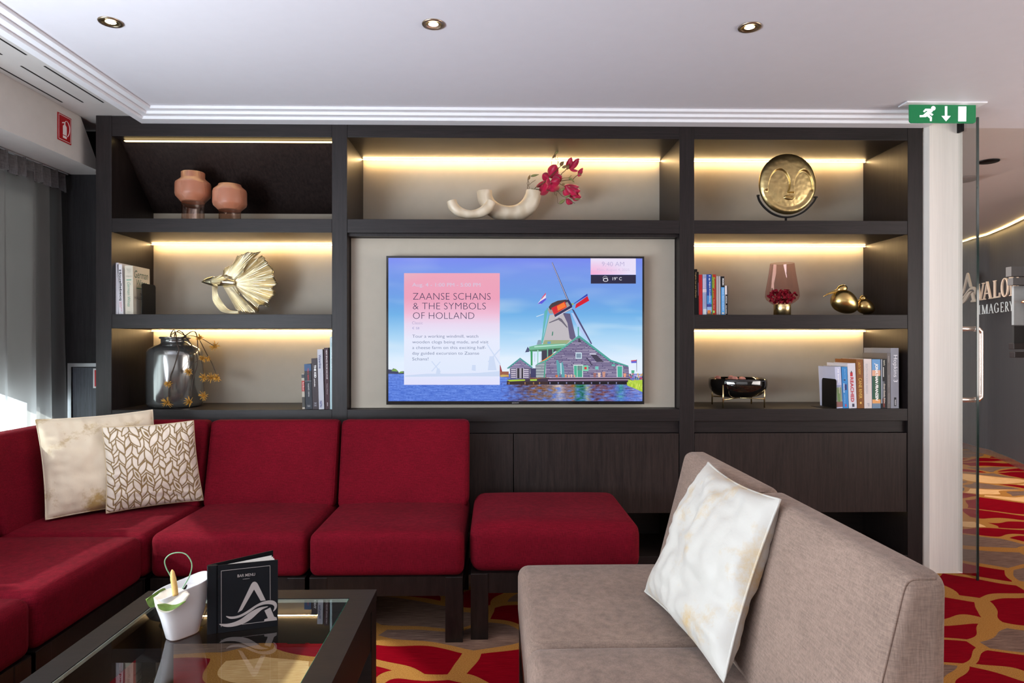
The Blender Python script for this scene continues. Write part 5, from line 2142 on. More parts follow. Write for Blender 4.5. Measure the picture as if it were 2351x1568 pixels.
def side_text(t, x, yy0, yy1, z0, z1, s_, c_, bold=0.0, shear=0.0, sgn=1):
    """lettering on a book's side cover (plane x), reading away from or towards the spine"""
    me_ = text_mesh(s_, shear, bold)
    xs = [v.co.x for v in me_.vertices]
    ys_ = [v.co.y for v in me_.vertices]
    a0, a1, b0, b1 = min(xs), max(xs), min(ys_), max(ys_)
    for v in me_.vertices:
        s = (v.co.x - a0) / (a1 - a0)
        r = (v.co.y - b0) / (b1 - b0)
        v.co = Vector((x, yy0 + (yy1 - yy0) * s, z0 + (z1 - z0) * r))
    me_.materials.clear()
    me_.materials.append(ink(*c_))
    o_ = bpy.data.objects.new('lettering', me_)
    COL.objects.link(o_)
    o_.parent = t


def bpx(label, a, b, top, zbase, yf, depth, col, **kw):
    gap = 0.0004
    ztop = at((a + b) / 2, top, yf).z
    return book(label, gx(a, yf) + gap, gx(b, yf) - gap, ztop, zbase, yf, depth, col, **kw)


# left middle shelf
g1 = 'books on the middle left shelf'
yb = 3.215
bpx('plain white paperback with faint pink lettering, leftmost on the middle left shelf', 258.5, 272, 603, Z_S2T, yb, 0.15, (216, 214, 220), group=g1,
    texts=[('The Ha-Ha', (222, 176, 190), 0.31, 0.50, 0.25, 0.60, -0.01), ('Dave King', (170, 174, 196), 0.52, 0.70, 0.25, 0.60, -0.01)])
bpx('white paperback with large black spine lettering on the middle left shelf', 272.8, 283.2, 607, Z_S2T, yb, 0.15, (230, 226, 230), lean=-0.007, group=g1,
    texts=[('Houellebecq', (18, 18, 24), 0.11, 0.72, 0.18, 0.85, 0.02), ('THE MAP AND THE', (200, 70, 90), 0.74, 0.94, 0.55, 0.75), ('TERRITORY', (200, 70, 90), 0.74, 0.86, 0.25, 0.45)])
tb, wb_, hb_ = bpx('cream hardback wine book with green lettering beside the black bookend', 287.5, 306.5, 610, Z_S2T, yb, 0.155, (214, 206, 188), lean=-0.003, group=g1,
    texts=[('German', (150, 150, 140), 0.055, 0.085, 0.25, 0.78, -0.01, 0, False, True), ('Wines', (150, 150, 140), 0.09, 0.12, 0.35, 0.75, -0.01, 0, False, True), ('by S.F.', (150, 150, 140), 0.13, 0.155, 0.4, 0.7, -0.01, 0, False, True), ('Hallgarten', (150, 150, 140), 0.20, 0.235, 0.15, 0.9, -0.01, 0, False, True),
           ('German Wines', (90, 150, 128), 0.34, 0.84, 0.30, 0.68, -0.006, 0.3), ('Faber', (170, 170, 160), 0.93, 0.96, 0.3, 0.7, -0.01, 0, False, True)], patches=[(0.2, 0.8, 0.285, 0.30, (60, 150, 120))])
xs_ = wb_ + 0.0004
side_text(tb, xs_, 0.012, 0.138, hb_ * 0.76, hb_ * 0.915, 'German', (58, 100, 80), 0.0, 0.2)
side_text(tb, xs_, 0.030, 0.125, hb_ * 0.60, hb_ * 0.735, 'Wines', (58, 100, 80), 0.0, 0.2)
MB().box(wb_, wb_ + 0.0005, 0.03, 0.125, hb_ * 0.545, hb_ * 0.56).build('cover_rule', ink(40, 120, 84), tb, world=False)
side_text(tb, xs_, 0.06, 0.12, hb_ * 0.41, hb_ * 0.455, 'S.F.', (120, 110, 100))
side_text(tb, xs_, 0.012, 0.145, hb_ * 0.32, hb_ * 0.38, 'HALLGARTEN', (120, 110, 100))


def bookend(label, x, y0, y1, z, h, sgn, lean=0.0):
    t = thing('bookend', label, 'bookend', (x, (y0 + y1) / 2, z), 0, 'black metal bookends')
    r = 0.012
    pts = [(y0, 0), (y1, 0), (y1, h - r), (y1 - r * 0.3, h - r * 0.3), (y1 - r, h), (y0 + r, h), (y0 + r * 0.3, h - r * 0.3), (y0, h - r)]
    m = MB()
    m.prism(pts, (x, 0, z), (0, 1, 0), (0, 0, 1), 0.0022)
    m.build('upright', M['black_metal'], t)
    MB().box(min(x, x + sgn * 0.06), max(x, x + sgn * 0.06), y0 + 0.01, y1 - 0.01, z, z + 0.0012).build('foot', M['black_metal'], t)
    return t


pb = at(332, 700, 3.25)
bookend('black metal bookend beside the cream wine book on the middle left shelf', tb.location.x + wb_ + 0.030, 3.232, 3.36, Z_S2T, 0.152, 1)

# lower left shelf, right end
g2 = 'books on the bottom left shelf'
yb = 3.205
bpx('slim paperback with a red band and picture spine, shortest on the bottom left shelf', 694, 700.5, 858, Z_LT, yb + 0.012, 0.12, (186, 176, 160), group=g2, lean=-0.004,
    patches=[(0, 1, 0.02, 0.12, (60, 60, 64)), (0, 1, 0.20, 0.50, (176, 44, 40)), (0, 1, 0.66, 0.95, (70, 66, 60))], texts=[('Bad Blood', (236, 226, 220), 0.24, 0.47, 0.35, 0.85)])
bpx('thick dark blue-black paperback with red title lettering on the bottom left shelf', 701.5, 717.5, 836, Z_LT, yb, 0.13, (40, 44, 52), group=g2, lean=-0.007,
    patches=[(0, 1, 0, 0.15, (44, 78, 118)), (0, 1, 0.372, 0.376, (190, 190, 190))],
    texts=[('DARK CALL', (206, 58, 58), 0.09, 0.36, 0.42, 0.66, 0.0, 0, True), ('MARK GRIFFIN', (216, 214, 214), 0.43, 0.72, 0.46, 0.64, 0.0, 0, True), ('Crown', (200, 200, 200), 0.905, 0.925, 0.28, 0.72, 0, 0, False, True), ('Colliers', (200, 200, 200), 0.93, 0.95, 0.28, 0.72, 0, 0, False, True)])
bpx('charcoal hardback with bold white title on the bottom left shelf', 717.9, 731.5, 823, Z_LT, yb, 0.15, (60, 50, 54), group=g2, lean=-0.007,
    texts=[('THE KID', (240, 238, 238), 0.13, 0.38, 0.42, 0.78, 0.04), ('SAPPHIRE', (236, 232, 232), 0.40, 0.555, 0.36, 0.56, 0.02), ('H H', (150, 150, 160), 0.87, 0.94, 0.25, 0.75, 0.02)])
bpx('pale grey-blue hardback with dark blue lettering on the bottom left shelf', 732, 744.5, 802, Z_LT, yb, 0.17, (184, 184, 192), group=g2, lean=-0.008,
    texts=[('Waterline', (50, 54, 110), 0.09, 0.32, 0.22, 0.68, 0.01), ('John Mercer', (150, 150, 170), 0.39, 0.50, 0.38, 0.58), ('N\u0418N', (60, 66, 130), 0.86, 0.965, 0.2, 0.66, 0.02)])
bpx('dark maroon hardback with white capitals on the bottom left shelf', 746.5, 757, 798.5, Z_LT, yb, 0.18, (66, 38, 46), group=g2, lean=-0.006,
    texts=[('NEW SPACES FROM SALVAGE', (226, 216, 216), 0.035, 0.51, 0.42, 0.72, 0.01), ('Thomas J. O\'Gorman', (200, 186, 190), 0.58, 0.76, 0.40, 0.66), ('BARRONS', (220, 210, 214), 0.89, 0.95, 0.45, 0.65, 0.02)])
bpx('tall pale aqua hardback against the upright on the bottom left shelf', 757.3, 769, 773, Z_LT, yb + 0.003, 0.20, (186, 212, 216), group=g2,
    texts=[('BERLIN', (240, 250, 250), 0.02, 0.08, 0.2, 0.6, 0.02), ('TRANSFORMATION 3', (240, 250, 250), 0.13, 0.46, 0.2, 0.6, 0.02)])

# middle right shelf
g3 = 'books on the middle right shelf'
yb = 3.225
LB = [(1594.5, 1601, 618, (18, 17, 18), 'tall black paperback with gold lettering against the upright', [('Virginia Lee and Dorian', (206, 176, 120), 0.06, 0.62, 0.05, 0.70, 0.01, 0.2)], [], 0.0),
      (1601.3, 1604.3, 624, (26, 22, 26), 'thin black booklet behind the gold-lettered spine', [], [(0.3, 1, 0.25, 0.55, (90, 84, 110))], 0.0),
      (1604.6, 1612.8, 630.5, (196, 44, 48), 'plain red paperback on the middle right shelf', [('The Kings Best Highway', (214, 96, 96), 0.36, 0.90, 0.35, 0.62, -0.01)], [], 0.001),
      (1613.2, 1622.3, 630, (156, 172, 204), 'pale blue clouded paperback on the middle right shelf', [('A Guide to Passages', (150, 90, 140), 0.03, 0.80, 0.50, 0.80)], [(0.1, 0.9, 0.10, 0.34, (196, 194, 222)), (0.0, 1, 0.36, 0.44, (222, 214, 222)), (0.1, 1, 0.85, 0.98, (206, 212, 216))], 0.001),
      (1623, 1634.3, 630, (46, 78, 156), 'blue travel guide with white lettering on the middle right shelf', [('Belgium & Luxembourg', (236, 240, 250), 0.18, 0.69, 0.42, 0.76, 0.015), ('l o', (236, 240, 250), 0.03, 0.15, 0.40, 0.75, 0.02)], [(0, 1, 0.52, 0.73, (64, 134, 200)), (0, 1, 0.73, 0.80, (50, 60, 140)), (0, 1, 0.80, 0.92, (140, 170, 214)), (0.1, 0.8, 0.88, 0.96, (206, 120, 50)), (0, 1, 0.96, 0.99, (110, 84, 60))], 0.001),
      (1634.6, 1644.3, 630, (168, 48, 34), 'orange-red paperback with handwritten green title on the middle right shelf', [('Summer', (120, 214, 70), 0.06, 0.36, 0.20, 0.78, 0.01, 0.4), ('at work', (120, 200, 70), 0.40, 0.58, 0.25, 0.55, 0, 0.4), ('Peter Gaye', (226, 170, 150), 0.61, 0.86, 0.25, 0.60, 0, 0.4)], [(0, 0.14, 0, 1, (52, 170, 62)), (0.3, 0.6, 0.89, 0.95, (130, 226, 110))], 0.001),
      (1644.9, 1649.6, 634, (176, 166, 166), 'thin light grey booklet, left of its twin on the middle right shelf', [], [], 0.001),
      (1650.0, 1654.6, 634, (178, 168, 168), 'thin light grey booklet, right of its twin on the middle right shelf', [], [], 0.001),
      (1655.1, 1663.6, 634.5, (26, 26, 30), 'black-topped blue city guide on the middle right shelf', [('MOON', (236, 236, 236), 0.05, 0.23, 0.38, 0.85, 0.04), ('PRAGUE, VIENNA & BUDAPEST', (226, 240, 250), 0.31, 0.89, 0.40, 0.72, 0.01)], [(0.08, 1, 0.28, 1, (84, 160, 220)), (0.35, 0.8, 0.93, 0.97, (220, 200, 170))], 0.001),
      (1664.3, 1671.3, 656, (20, 20, 20), 'short black and white pocket guide, rightmost on the middle right shelf', [('AMSTERDAM', (230, 230, 230), 0.34, 0.60, 0.35, 0.70, 0.03), ('THE HAGUE', (214, 214, 214), 0.66, 0.95, 0.3, 0.62, 0.03)], [(0, 0.75, 0, 0.3, (216, 206, 206)), (0, 0.15, 0.3, 1, (206, 200, 200))], 0.001)]
for a, b, top, col, lab, tx, pa_, ln in LB:
    bpx(lab, a, b, top, Z_S2T, yb, 0.13 if top > 632 else 0.135, col, texts=tx, patches=pa_, lean=-ln, group=g3)

# bottom right shelf
g4 = 'books on the bottom right shelf'
yb = 3.205


def BR(x):
    return 1870 + x / 9.2227


def BRy(y):
    return 780 + y / 9.2227


RB = [(470, 600, 575, 0.165, (196, 200, 224), 'pale lilac paperback with a garden picture, first beside the black bookend', [('Ali Smith', (246, 246, 250), 0.04, 0.38, 0.40, 0.62, 0.03), ('Winter', (206, 196, 176), 0.48, 0.65, 0.45, 0.7, 0.02)], [(0, 1, 0.44, 0.80, (150, 158, 190)), (0.1, 0.9, 0.50, 0.86, (128, 150, 110)), (0, 1, 0.84, 0.97, (140, 96, 92)), (0.35, 0.55, 0.55, 0.85, (96, 130, 70))], 0.010),
      (605, 722, 578, 0.15, (66, 138, 200), 'bright blue paperback with small figures on its spine', [('MIDDLE', (220, 236, 248), 0.40, 0.62, 0.15, 0.40, 0.02), ('One Fine Day', (190, 216, 240), 0.05, 0.30, 0.45, 0.6), ('a novel of the sea', (206, 226, 244), 0.66, 0.88, 0.3, 0.42)], [(0.4, 0.8, 0.42, 0.56, (34, 44, 110)), (0.3, 0.6, 0.30, 0.33, (50, 60, 90)), (0.42, 0.62, 0.90, 0.96, (206, 50, 70))], 0.007),
      (730, 898, 500, 0.20, (214, 212, 222), 'white hardback with bold red lettering on the bottom right shelf', [('REACHED', (196, 24, 46), 0.31, 0.86, 0.27, 0.68, 0.02)], [(0.30, 0.62, 0.20, 0.29, (190, 40, 54)), (0.42, 0.52, 0.17, 0.22, (24, 24, 34)), (0.42, 0.7, 0.90, 0.97, (60, 60, 80))], 0.008),
      (905, 1050, 418, 0.20, (134, 84, 44), 'brown hardback with gold lettering on the bottom right shelf', [('LALITA TADEMY', (222, 176, 84), 0.06, 0.31, 0.28, 0.62, 0.01), ('CANE RIVER', (222, 180, 90), 0.38, 0.80, 0.28, 0.74, 0.01)], [(0.42, 0.66, 0.87, 0.91, (222, 182, 96))], 0.006),
      (1056, 1218, 408, 0.20, (218, 208, 206), 'off-white hardback with faint grey capitals on the bottom right shelf', [('EDITH PICKEN BEESH', (172, 172, 180), 0.10, 0.70, 0.22, 0.48, 0.0), ('HIDDENBROOK', (222, 200, 196), 0.22, 0.50, 0.62, 0.80, 0.0), ('P', (170, 170, 180), 0.90, 0.96, 0.35, 0.65)], [(0.93, 1, 0, 1, (230, 204, 190))], 0.003),
      (1224, 1402, 415, 0.17, (108, 158, 206), 'blue, green and orange paperback with slanted white capitals', [('JONATHAN FRANZEN', (244, 244, 240), 0.08, 0.85, 0.26, 0.72, 0.05, 0.25)], [(0, 1, 0.22, 0.34, (222, 170, 140)), (0, 1, 0.34, 0.84, (38, 84, 62)), (0, 1, 0.82, 0.90, (226, 160, 96)), (0, 1, 0.90, 1, (110, 134, 158))], 0.002),
      (1410, 1535, 412, 0.18, (34, 34, 38), 'grey and black illustrated paperback between the sky-coloured and silver spines', [('Independence Day', (206, 206, 190), 0.02, 0.13, 0.35, 0.7, 0.02), ('Great Gatsby Ridge', (216, 206, 190), 0.50, 0.90, 0.35, 0.7, 0.02, 0.2)], [(0, 0.22, 0, 0.9, (150, 158, 170)), (0.3, 0.62, 0.14, 0.40, (14, 14, 16)), (0.36, 0.50, 0.16, 0.36, (196, 196, 190)), (0.25, 0.6, 0.45, 0.80, (96, 100, 108)), (0.36, 0.62, 0.80, 0.98, (120, 50, 40))], 0.0015),
      (1540, 1612, 285, 0.215, (112, 106, 104), 'tall thin dark grey spine next to the tallest silver book', [('GARDEN', (190, 186, 182), 0.05, 0.17, 0.30, 0.55), ('Robert Stonehill and Co', (170, 166, 162), 0.40, 0.62, 0.35, 0.6), ('THE ESSENTIAL', (170, 166, 162), 0.72, 0.92, 0.35, 0.6)], [], 0.0012),
      (1616, 1788, 175, 0.235, (140, 142, 152), 'tallest silver-grey book with thin white lettering, rightmost on the bottom right shelf', [('Hopkins 3', (240, 240, 246), 0.118, 0.565, 0.20, 0.82, -0.004), ('PHAIDON', (220, 220, 226), 0.86, 0.95, 0.46, 0.62, 0.02)], [(0.40, 0.68, 0.82, 0.965, (28, 30, 38))], 0.0012)]
for x0_, x1_, top, dep, col, lab, tx, pa_, ln in RB:
    bpx(lab, BR(x0_), BR(x1_), BRy(top), Z_LT, yb, dep, col, texts=tx, patches=pa_, lean=-ln, group=g4)
xe = gx(BR(470), yb) - 0.008
bookend('black metal bookend leaning on the lilac paperback on the bottom right shelf', xe, 3.195, 3.335, Z_LT, 0.142, -1)

# ------------------------------------------------------------------ signs and lamps
# fire extinguisher sign on the bulkhead
y0_, y1_ = 3.03, 3.125
zt_ = at(153, 262, 3.06).z
sgn = thing('fire_sign', 'red fire extinguisher sign on the bulkhead above the curtain', 'sign', (-1.963, 3.08, zt_ - 0.125))
xs0 = -1.9645
MB().box(xs0, xs0 + 0.003, y0_, y1_, zt_ - 0.122, zt_).build('plate', ink(168, 22, 30), sgn)
m = MB()
wx = xs0 + 0.0032


def sp2(u, v):
    return (y0_ + (y1_ - y0_) * u, zt_ - 0.122 * v)


def spoly(pts):
    m.prism([sp2(*p) for p in pts], (wx, 0, 0), (0, 1, 0), (0, 0, 1), 0.0006)


for a, b in (((0.05, 0.04), (0.95, 0.055)), ((0.05, 0.945), (0.95, 0.96)), ((0.05, 0.04), (0.068, 0.96)), ((0.932, 0.04), (0.95, 0.96))):
    spoly([(a[0], a[1]), (b[0], a[1]), (b[0], b[1]), (a[0], b[1])])
spoly([(0.36, 0.42), (0.44, 0.36), (0.56, 0.36), (0.64, 0.42), (0.64, 0.74), (0.36, 0.74)])
spoly([(0.36, 0.77), (0.64, 0.77), (0.64, 0.86), (0.36, 0.86)])
spoly([(0.46, 0.28), (0.54, 0.28), (0.54, 0.36), (0.46, 0.36)])
spoly([(0.30, 0.30), (0.50, 0.25), (0.52, 0.28), (0.32, 0.34)])
hose = [(0.50, 0.27), (0.58, 0.20), (0.70, 0.20), (0.82, 0.30), (0.86, 0.45), (0.82, 0.62), (0.70, 0.76)]
pts = cat_rom([Vector((wx + 0.0003, *sp2(*p))) for p in hose], 4)
m.tube(pts, 0.0015, 6)
m.build('symbol', ink(236, 226, 226), sgn)

# exit sign
YE = 2.953
e0, e1 = at(2088, 241, YE), at(2240.5, 283, YE)
ex = thing('exit_sign', 'green illuminated exit sign with running figure, hanging from the ceiling', 'sign', ((e0.x + e1.x) / 2, YE, e1.z))
pa0, pa1 = gx(2083, 2.925), gx(2268, 2.925)
MB().bbox(pa0, pa1, 2.925, 2.992, CZ - 0.007, CZ - 0.0005, 0.001).build('ceiling_plate', M['trim'], ex)
egreen = pbr('exit_green', rgb(18, 104, 62), 0.2, var=0.03, emit=rgb(18, 120, 70), estr=0.35)
ewhite = pbr('exit_white', rgb(236, 236, 240), 0.3, var=0.01, emit=rgb(240, 240, 250), estr=0.75)
m = MB()
r = 0.012
X0_, X1_, Z0_, Z1_ = e0.x, e1.x, e1.z, CZ - 0.007
pts = []
for cx_, cz_, a0 in ((X1_ - r, Z0_ + r, -90), (X1_ - 0.001, Z1_ - 0.001, 0), (X0_ + 0.001, Z1_ - 0.001, 90), (X0_ + r, Z0_ + r, 180)):
    rr = r if cz_ < (Z0_ + Z1_) / 2 else 0.001
    for k in range(5):
        a = R(a0 + k * 22.5)
        pts.append((cx_ + rr * math.cos(a), cz_ + rr * math.sin(a)))
m.prism(pts, (0, YE + 0.006, 0), (1, 0, 0), (0, 0, 1), 0.006)
m.build('panel', egreen, ex)
m = MB()


def CE(x, y):
    return at(2080 + x / 11.755, 220 + y / 11.755, YE)


def epoly(pts):
    q_ = [CE(*p) for p in pts]
    m.prism([(p.x, p.z) for p in q_], (0, YE - 0.0006, 0), (1, 0, 0), (0, 0, 1), 0.0005)


epoly([(735 + 60 * math.cos(a), 338 + 60 * math.sin(a)) for a in [2 * math.pi * i / 20 for i in range(20)]])
epoly([(520, 350), (660, 352), (720, 400), (715, 430), (660, 470), (640, 500), (540, 575), (370, 578), (366, 525), (455, 520), (585, 408), (545, 405), (492, 448), (458, 420)])
epoly([(640, 500), (680, 465), (738, 505), (700, 542)])
epoly([(570, 555), (620, 510), (697, 580), (693, 685), (643, 685), (642, 612)])
epoly([(1048, 282), (1112, 282), (1112, 542), (1205, 545), (1078, 690), (955, 545), (1048, 542)])
epoly([(1408, 290), (1625, 290), (1620, 692), (1405, 692)])
m.build('symbol', ewhite, ex)

# ceiling downlights
for k, (px, py) in enumerate(((254, 50), (995, 55), (1721, 62))):
    p = H(px, py, CZ)
    lab = ['recessed ceiling spotlight at the left, near the stepped cornice', 'recessed ceiling spotlight above the television, middle of the row', 'recessed ceiling spotlight above the gold face disc, right of the row'][k]
    t = thing('downlight', lab, 'ceiling light', (p.x, p.y, CZ - 0.004), 0, 'recessed ceiling spotlights')
    m = MB()
    m.lathe((p.x, p.y, CZ - 0.004), [(0.0275, 0.0035), (0.0275, 0.001), (0.030, 0.0), (0.0375, 0.0), (0.0385, 0.002), (0.0385, 0.0038)], 40)
    m.build('bezel', M['nickel'], t)
    m = MB()
    m.lathe((p.x, p.y, CZ - 0.004), [(0.0275, 0.001), (0.022, 0.0025), (0.0165, 0.0028)], 36)
    m.build('reflector', M['brass'], t)
    MB().lathe((p.x, p.y, CZ - 0.0012), [(0.0005, -0.0012), (0.0125, -0.0010), (0.0165, 0.0), (0.0165, 0.0008)], 28).build('bulb', M['downlight'], t)
    d = bpy.data.lights.new('downlight_beam', 'SPOT')
    d.energy = 9
    d.color = (1.0, 0.80, 0.56)
    d.spot_size = R(95)
    d.spot_blend = 0.8
    d.shadow_soft_size = 0.02
    lo = bpy.data.objects.new('downlight_beam', d)
    COL.objects.link(lo)
    lo.parent = t
    lo.location = (0, 0, -0.004)

# ------------------------------------------------------------------ corridor lettering
# direction of the wall at the sign and a point on it
pA = H(2209, 568, 2.13)
pB = H(2351, 519, 2.13)


def wall_hit(px, py):
    """where the sight line through (px, py) meets the sign plane in front of the curved wall"""
    A = Vector((pA.x, pA.y, 0))
    Bv = Vector((pB.x, pB.y, 0))
    u = (px - CX) / F
    v = (CY - py) / F
    dx = u * math.cos(TH) + math.sin(TH)
    dy = -u * math.sin(TH) + math.cos(TH)
    d = Bv - A
    nrm = Vector((-d.y, d.x, 0)).normalized()
    if nrm.x > 0:
        nrm = -nrm
    A2_ = A + nrm * 0.09
    den = nrm.x * dx + nrm.y * dy
    t_ = (nrm.x * A2_.x + nrm.y * A2_.y) / den
    return Vector((dx * t_, dy * t_, EYE + v * t_)), nrm


def serif_letter(ch):
    """thick-and-thin capital outlines on a unit square, as quads"""
    T, N, SR = 0.17, 0.07, 0.05

    def st(x0, y0, x1, y1, w):
        dx, dy = x1 - x0, y1 - y0
        if abs(dy) > abs(dx):
            return [(x0 - w / 2, y0), (x0 + w / 2, y0), (x1 + w / 2, y1), (x1 - w / 2, y1)]
        return [(x0, y0 - w / 2), (x1, y1 - w / 2), (x1, y1 + w / 2), (x0, y0 + w / 2)]

    def sf(x, y, w=0.34):
        return [(x - w / 2, y - SR / 2), (x + w / 2, y - SR / 2), (x + w / 2, y + SR / 2), (x - w / 2, y + SR / 2)]
    if ch == 'A':
        return [st(0.12, 0, 0.5, 1, N), st(0.86, 0, 0.48, 1, T), st(0.24, 0.33, 0.76, 0.33, N * 0.8), sf(0.12, 0.02), sf(0.86, 0.02)]
    if ch == 'V':
        return [st(0.5, 0, 0.12, 1, T), st(0.5, 0, 0.88, 1, N), sf(0.12, 0.98), sf(0.88, 0.98)]
    if ch == 'L':
        return [st(0.25, 0, 0.25, 1, T), st(0.25, 0.035, 0.9, 0.035, N), st(0.87, 0, 0.9, 0.26, N), sf(0.25, 0.98), sf(0.2, 0.02)]
    if ch == 'I':
        return [st(0.5, 0, 0.5, 1, T * 1.3), sf(0.5, 0.98, 0.6), sf(0.5, 0.02, 0.6)]
    if ch == 'N':
        return [st(0.14, 0, 0.14, 1, N), st(0.84, 0, 0.16, 1, T), st(0.86, 0, 0.86, 1, N), sf(0.14, 0.02), sf(0.12, 0.98), sf(0.86, 0.98)]
    if ch == 'M':
        return [st(0.12, 0, 0.12, 1, N), st(0.5, 0, 0.14, 1, T), st(0.5, 0, 0.84, 1, N), st(0.86, 0, 0.86, 1, T), sf(0.12, 0.02), sf(0.86, 0.02), sf(0.12, 0.98, 0.2), sf(0.88, 0.98, 0.2)]
    if ch == 'E':
        return [st(0.25, 0, 0.25, 1, T), st(0.25, 0.03, 0.88, 0.03, N), st(0.25, 0.5, 0.7, 0.5, N), st(0.25, 0.97, 0.84, 0.97, N), st(0.86, 0, 0.88, 0.2, N), st(0.84, 0.8, 0.84, 1, N), st(0.7, 0.42, 0.7, 0.58, N)]
    if ch == 'R':
        out = [st(0.22, 0, 0.22, 1, T), sf(0.22, 0.02), st(0.9, 0, 0.45, 0.48, T)]
        for k in range(8):
            a0, a1 = -math.pi / 2 + math.pi * k / 8, -math.pi / 2 + math.pi * (k + 1) / 8
            o_, i_ = 0.27, 0.19
            out.append([(0.45 + 0.32 * math.cos(a0), 0.73 + o_ * math.sin(a0)), (0.45 + 0.32 * math.cos(a1), 0.73 + o_ * math.sin(a1)), (0.45 + 0.18 * math.cos(a1), 0.73 + i_ * math.sin(a1)), (0.45 + 0.18 * math.cos(a0), 0.73 + i_ * math.sin(a0))])
        out += [st(0.22, 0.97, 0.46, 0.97, N), st(0.22, 0.49, 0.46, 0.49, N)]
        return out
    if ch == 'Y':
        return [st(0.5, 0, 0.5, 0.5, T), st(0.5, 0.45, 0.12, 1, T), st(0.5, 0.45, 0.88, 1, N), sf(0.5, 0.02), sf(0.12, 0.98), sf(0.88, 0.98)]
    # O and G from an annulus
    out = []
    rng = range(24) if ch == 'O' else range(2, 22)
    for k in rng:
        a0, a1 = 2 * math.pi * k / 24, 2 * math.pi * (k + 1) / 24
        out.append([(0.5 + 0.46 * math.cos(a0), 0.5 + 0.52 * math.sin(a0)), (0.5 + 0.46 * math.cos(a1), 0.5 + 0.52 * math.sin(a1)), (0.5 + 0.30 * math.cos(a1), 0.5 + 0.47 * math.sin(a1)), (0.5 + 0.30 * math.cos(a0), 0.5 + 0.47 * math.sin(a0))])
    if ch == 'G':
        out += [st(0.86, 0.06, 0.86, 0.44, T), sf(0.82, 0.44, 0.36)]
    return out


sx = thing('wall_lettering', 'raised pale metal lettering and emblem on the dark corridor wall', 'sign', wall_hit(2270, 690)[0])
metal_l = pbr('brushed_letter_metal', rgb(220, 204, 186), 0.4, metal=0.2, var=0.03)
metal_s = pbr('flat_letter_grey', rgb(176, 186, 190), 0.5, var=0.02)


def wl_letters(items, mat, nm, t):
    for ch, xl, xr, ytl, ybl, ytr, ybr in items:
        m = MB()
        a, nr = wall_hit(xl, ybl)
        b, _ = wall_hit(xr, ybr)
        c, _ = wall_hit(xl, ytl)
        U_ = b - a
        U_.z = 0
        V_ = Vector((0, 0, c.z - a.z))
        for qd in serif_letter(ch):
            m.prism(qd, a, U_, V_, -t if U_.cross(V_).dot(nr) < 0 else t)
        m.build(nm, mat, sx)


def CL(x, y):
    return 2200 + x / 7.126, 560 + y / 7.126


def it(ch, x0, x1, yt0, yb0, yt1, yb1):
    a = CL(x0, yt0)
    b = CL(x1, yt1)
    return (ch, a[0], b[0], a[1], CL(x0, yb0)[1], b[1], CL(x1, yb1)[1])


wl_letters([it('V', 322, 440, 660, 930, 632, 915), it('A', 415, 565, 630, 915, 612, 895), it('L', 580, 705, 605, 890, 596, 878), it('O', 712, 845, 575, 872, 555, 860), it('N', 860, 1010, 548, 850, 530, 838)], metal_l, 'letter', 0.012)
wl_letters([it('I', 332, 372, 1005, 1155, 1003, 1150), it('M', 388, 488, 1000, 1148, 985, 1138), it('A', 500, 580, 985, 1138, 975, 1128), it('G', 590, 668, 972, 1128, 962, 1118), it('E', 690, 750, 958, 1118, 950, 1110), it('R', 765, 835, 950, 1108, 944, 1100), it('Y', 842, 905, 942, 1098, 930, 1092), it('I', 945, 998, 922, 1085, 918, 1080)], metal_s, 'letter', 0.003)
m = MB()
a, nr = wall_hit(*CL(-20, 990))
b, _ = wall_hit(*CL(300, 965))
c, _ = wall_hit(*CL(140, 480))
U_ = b - a
U_.z = 0
# emblem: logo bbox u: 1018..1465, v: 460..806 in the menu crop
u0, v0 = cover_uv(1018, 806)
u1, _v = cover_uv(1465, 806)
_u, v1 = cover_uv(1290, 460)
Vv = Vector((0, 0, c.z - a.z))
for poly_ in LOGO:
    pp = []
    for p in poly_:
        uu, vv = cover_uv(*p)
        pp.append(((uu - u0) / (u1 - u0), (vv - v0) / (v1 - v0)))
    m.prism(pp, a, U_, Vv, -0.012 if U_.cross(Vv).dot(nr) < 0 else 0.012)
m.build('emblem', metal_l, sx)

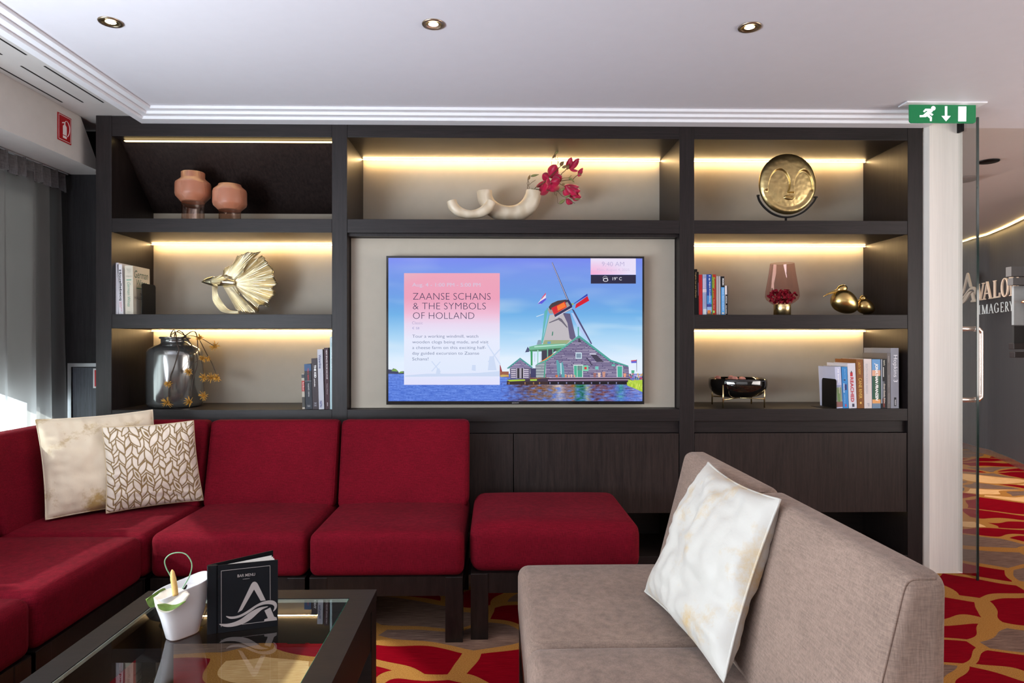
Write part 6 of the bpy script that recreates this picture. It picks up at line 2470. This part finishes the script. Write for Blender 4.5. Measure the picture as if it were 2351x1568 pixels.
# ------------------------------------------------------------------ curtain and light screen
cu = thing('curtain', 'grey sheer pleated curtain hanging at the left window', 'curtain', (-2.16, 2.6, 0.0))
sheer = NT('grey_sheer_voile')
tr = sheer.n('BsdfTransparent')
tr.inputs[0].default_value = (0.80, 0.80, 0.82, 1)
tl2 = sheer.n('BsdfTranslucent')
tl2.inputs[0].default_value = rgb(190, 186, 186)
df = sheer.n('BsdfDiffuse')
df.inputs[0].default_value = rgb(120, 116, 116)
m1 = sheer.n('MixShader')
m1.inputs[0].default_value = 0.35
sheer.l(tl2.outputs[0], m1.inputs[1])
sheer.l(df.outputs[0], m1.inputs[2])
m2 = sheer.n('MixShader')
m2.inputs[0].default_value = 0.55
sheer.l(tr.outputs[0], m2.inputs[1])
sheer.l(m1.outputs[0], m2.inputs[2])
sheer.l(m2.outputs[0], sheer.out.inputs['Surface'])


def drape(u, v):
    y = 1.70 + (3.385 - 1.70) * u + 0.035 * v * (u ** 8)
    amp = 0.020 + 0.018 * v
    x = -2.165 + amp * math.sin(u * 92 + 1.6 * math.sin(u * 19)) + 0.010 * math.sin(u * 31 + v * 1.5)
    return Vector((x, y, 1.90 - 1.887 * v))


MB().grid(drape, 260, 24).build('voile', sheer.m, cu)
hd = fabric('curtain_header_grey', rgb(92, 90, 92), sheen=0.1, weave=300)


def header(u, v):
    y = 1.70 + (3.385 - 1.70) * u
    ph = (u * 30) % 1.0
    d = 0.030 * (ph if ph < 0.72 else (1 - ph) / 0.28 * 0.72)
    return Vector((-2.165 + d + 0.006 * v, y, 1.950 - 0.088 * v - 0.004 * math.sin(u * 90)))


MB().grid(header, 420, 4).build('header_tape', hd, cu)
MB().box(-2.185, -2.150, 1.68, 3.40, 1.951, 1.959).build('rail', M['steel'], cu)
bd = MB()  # added sheet, its slanted edge shapes the sunlit area at the curtain
bd.prism([(1.75, 1.90), (3.36, 1.90), (3.36, 0.785), (3.04, 0.89), (1.75, 1.45)], (-2.262, 0, 0), (0, 1, 0), (0, 0, 1), -0.004)
blm = NT('grey_light_screen')
b1 = blm.n('BsdfTranslucent')
b1.inputs[0].default_value = rgb(150, 146, 144)
b2 = blm.n('BsdfDiffuse')
b2.inputs[0].default_value = rgb(120, 116, 116)
b3 = blm.n('MixShader')
blm.l(b1.outputs[0], b3.inputs[1])
blm.l(b2.outputs[0], b3.inputs[2])
blm.l(b3.outputs[0], blm.out.inputs['Surface'])
o = bd.build('light_screen', blm.m)
tag(o, 'grey sheet added behind the sheer curtain, its slanting edge shapes the bright area', 'blind')
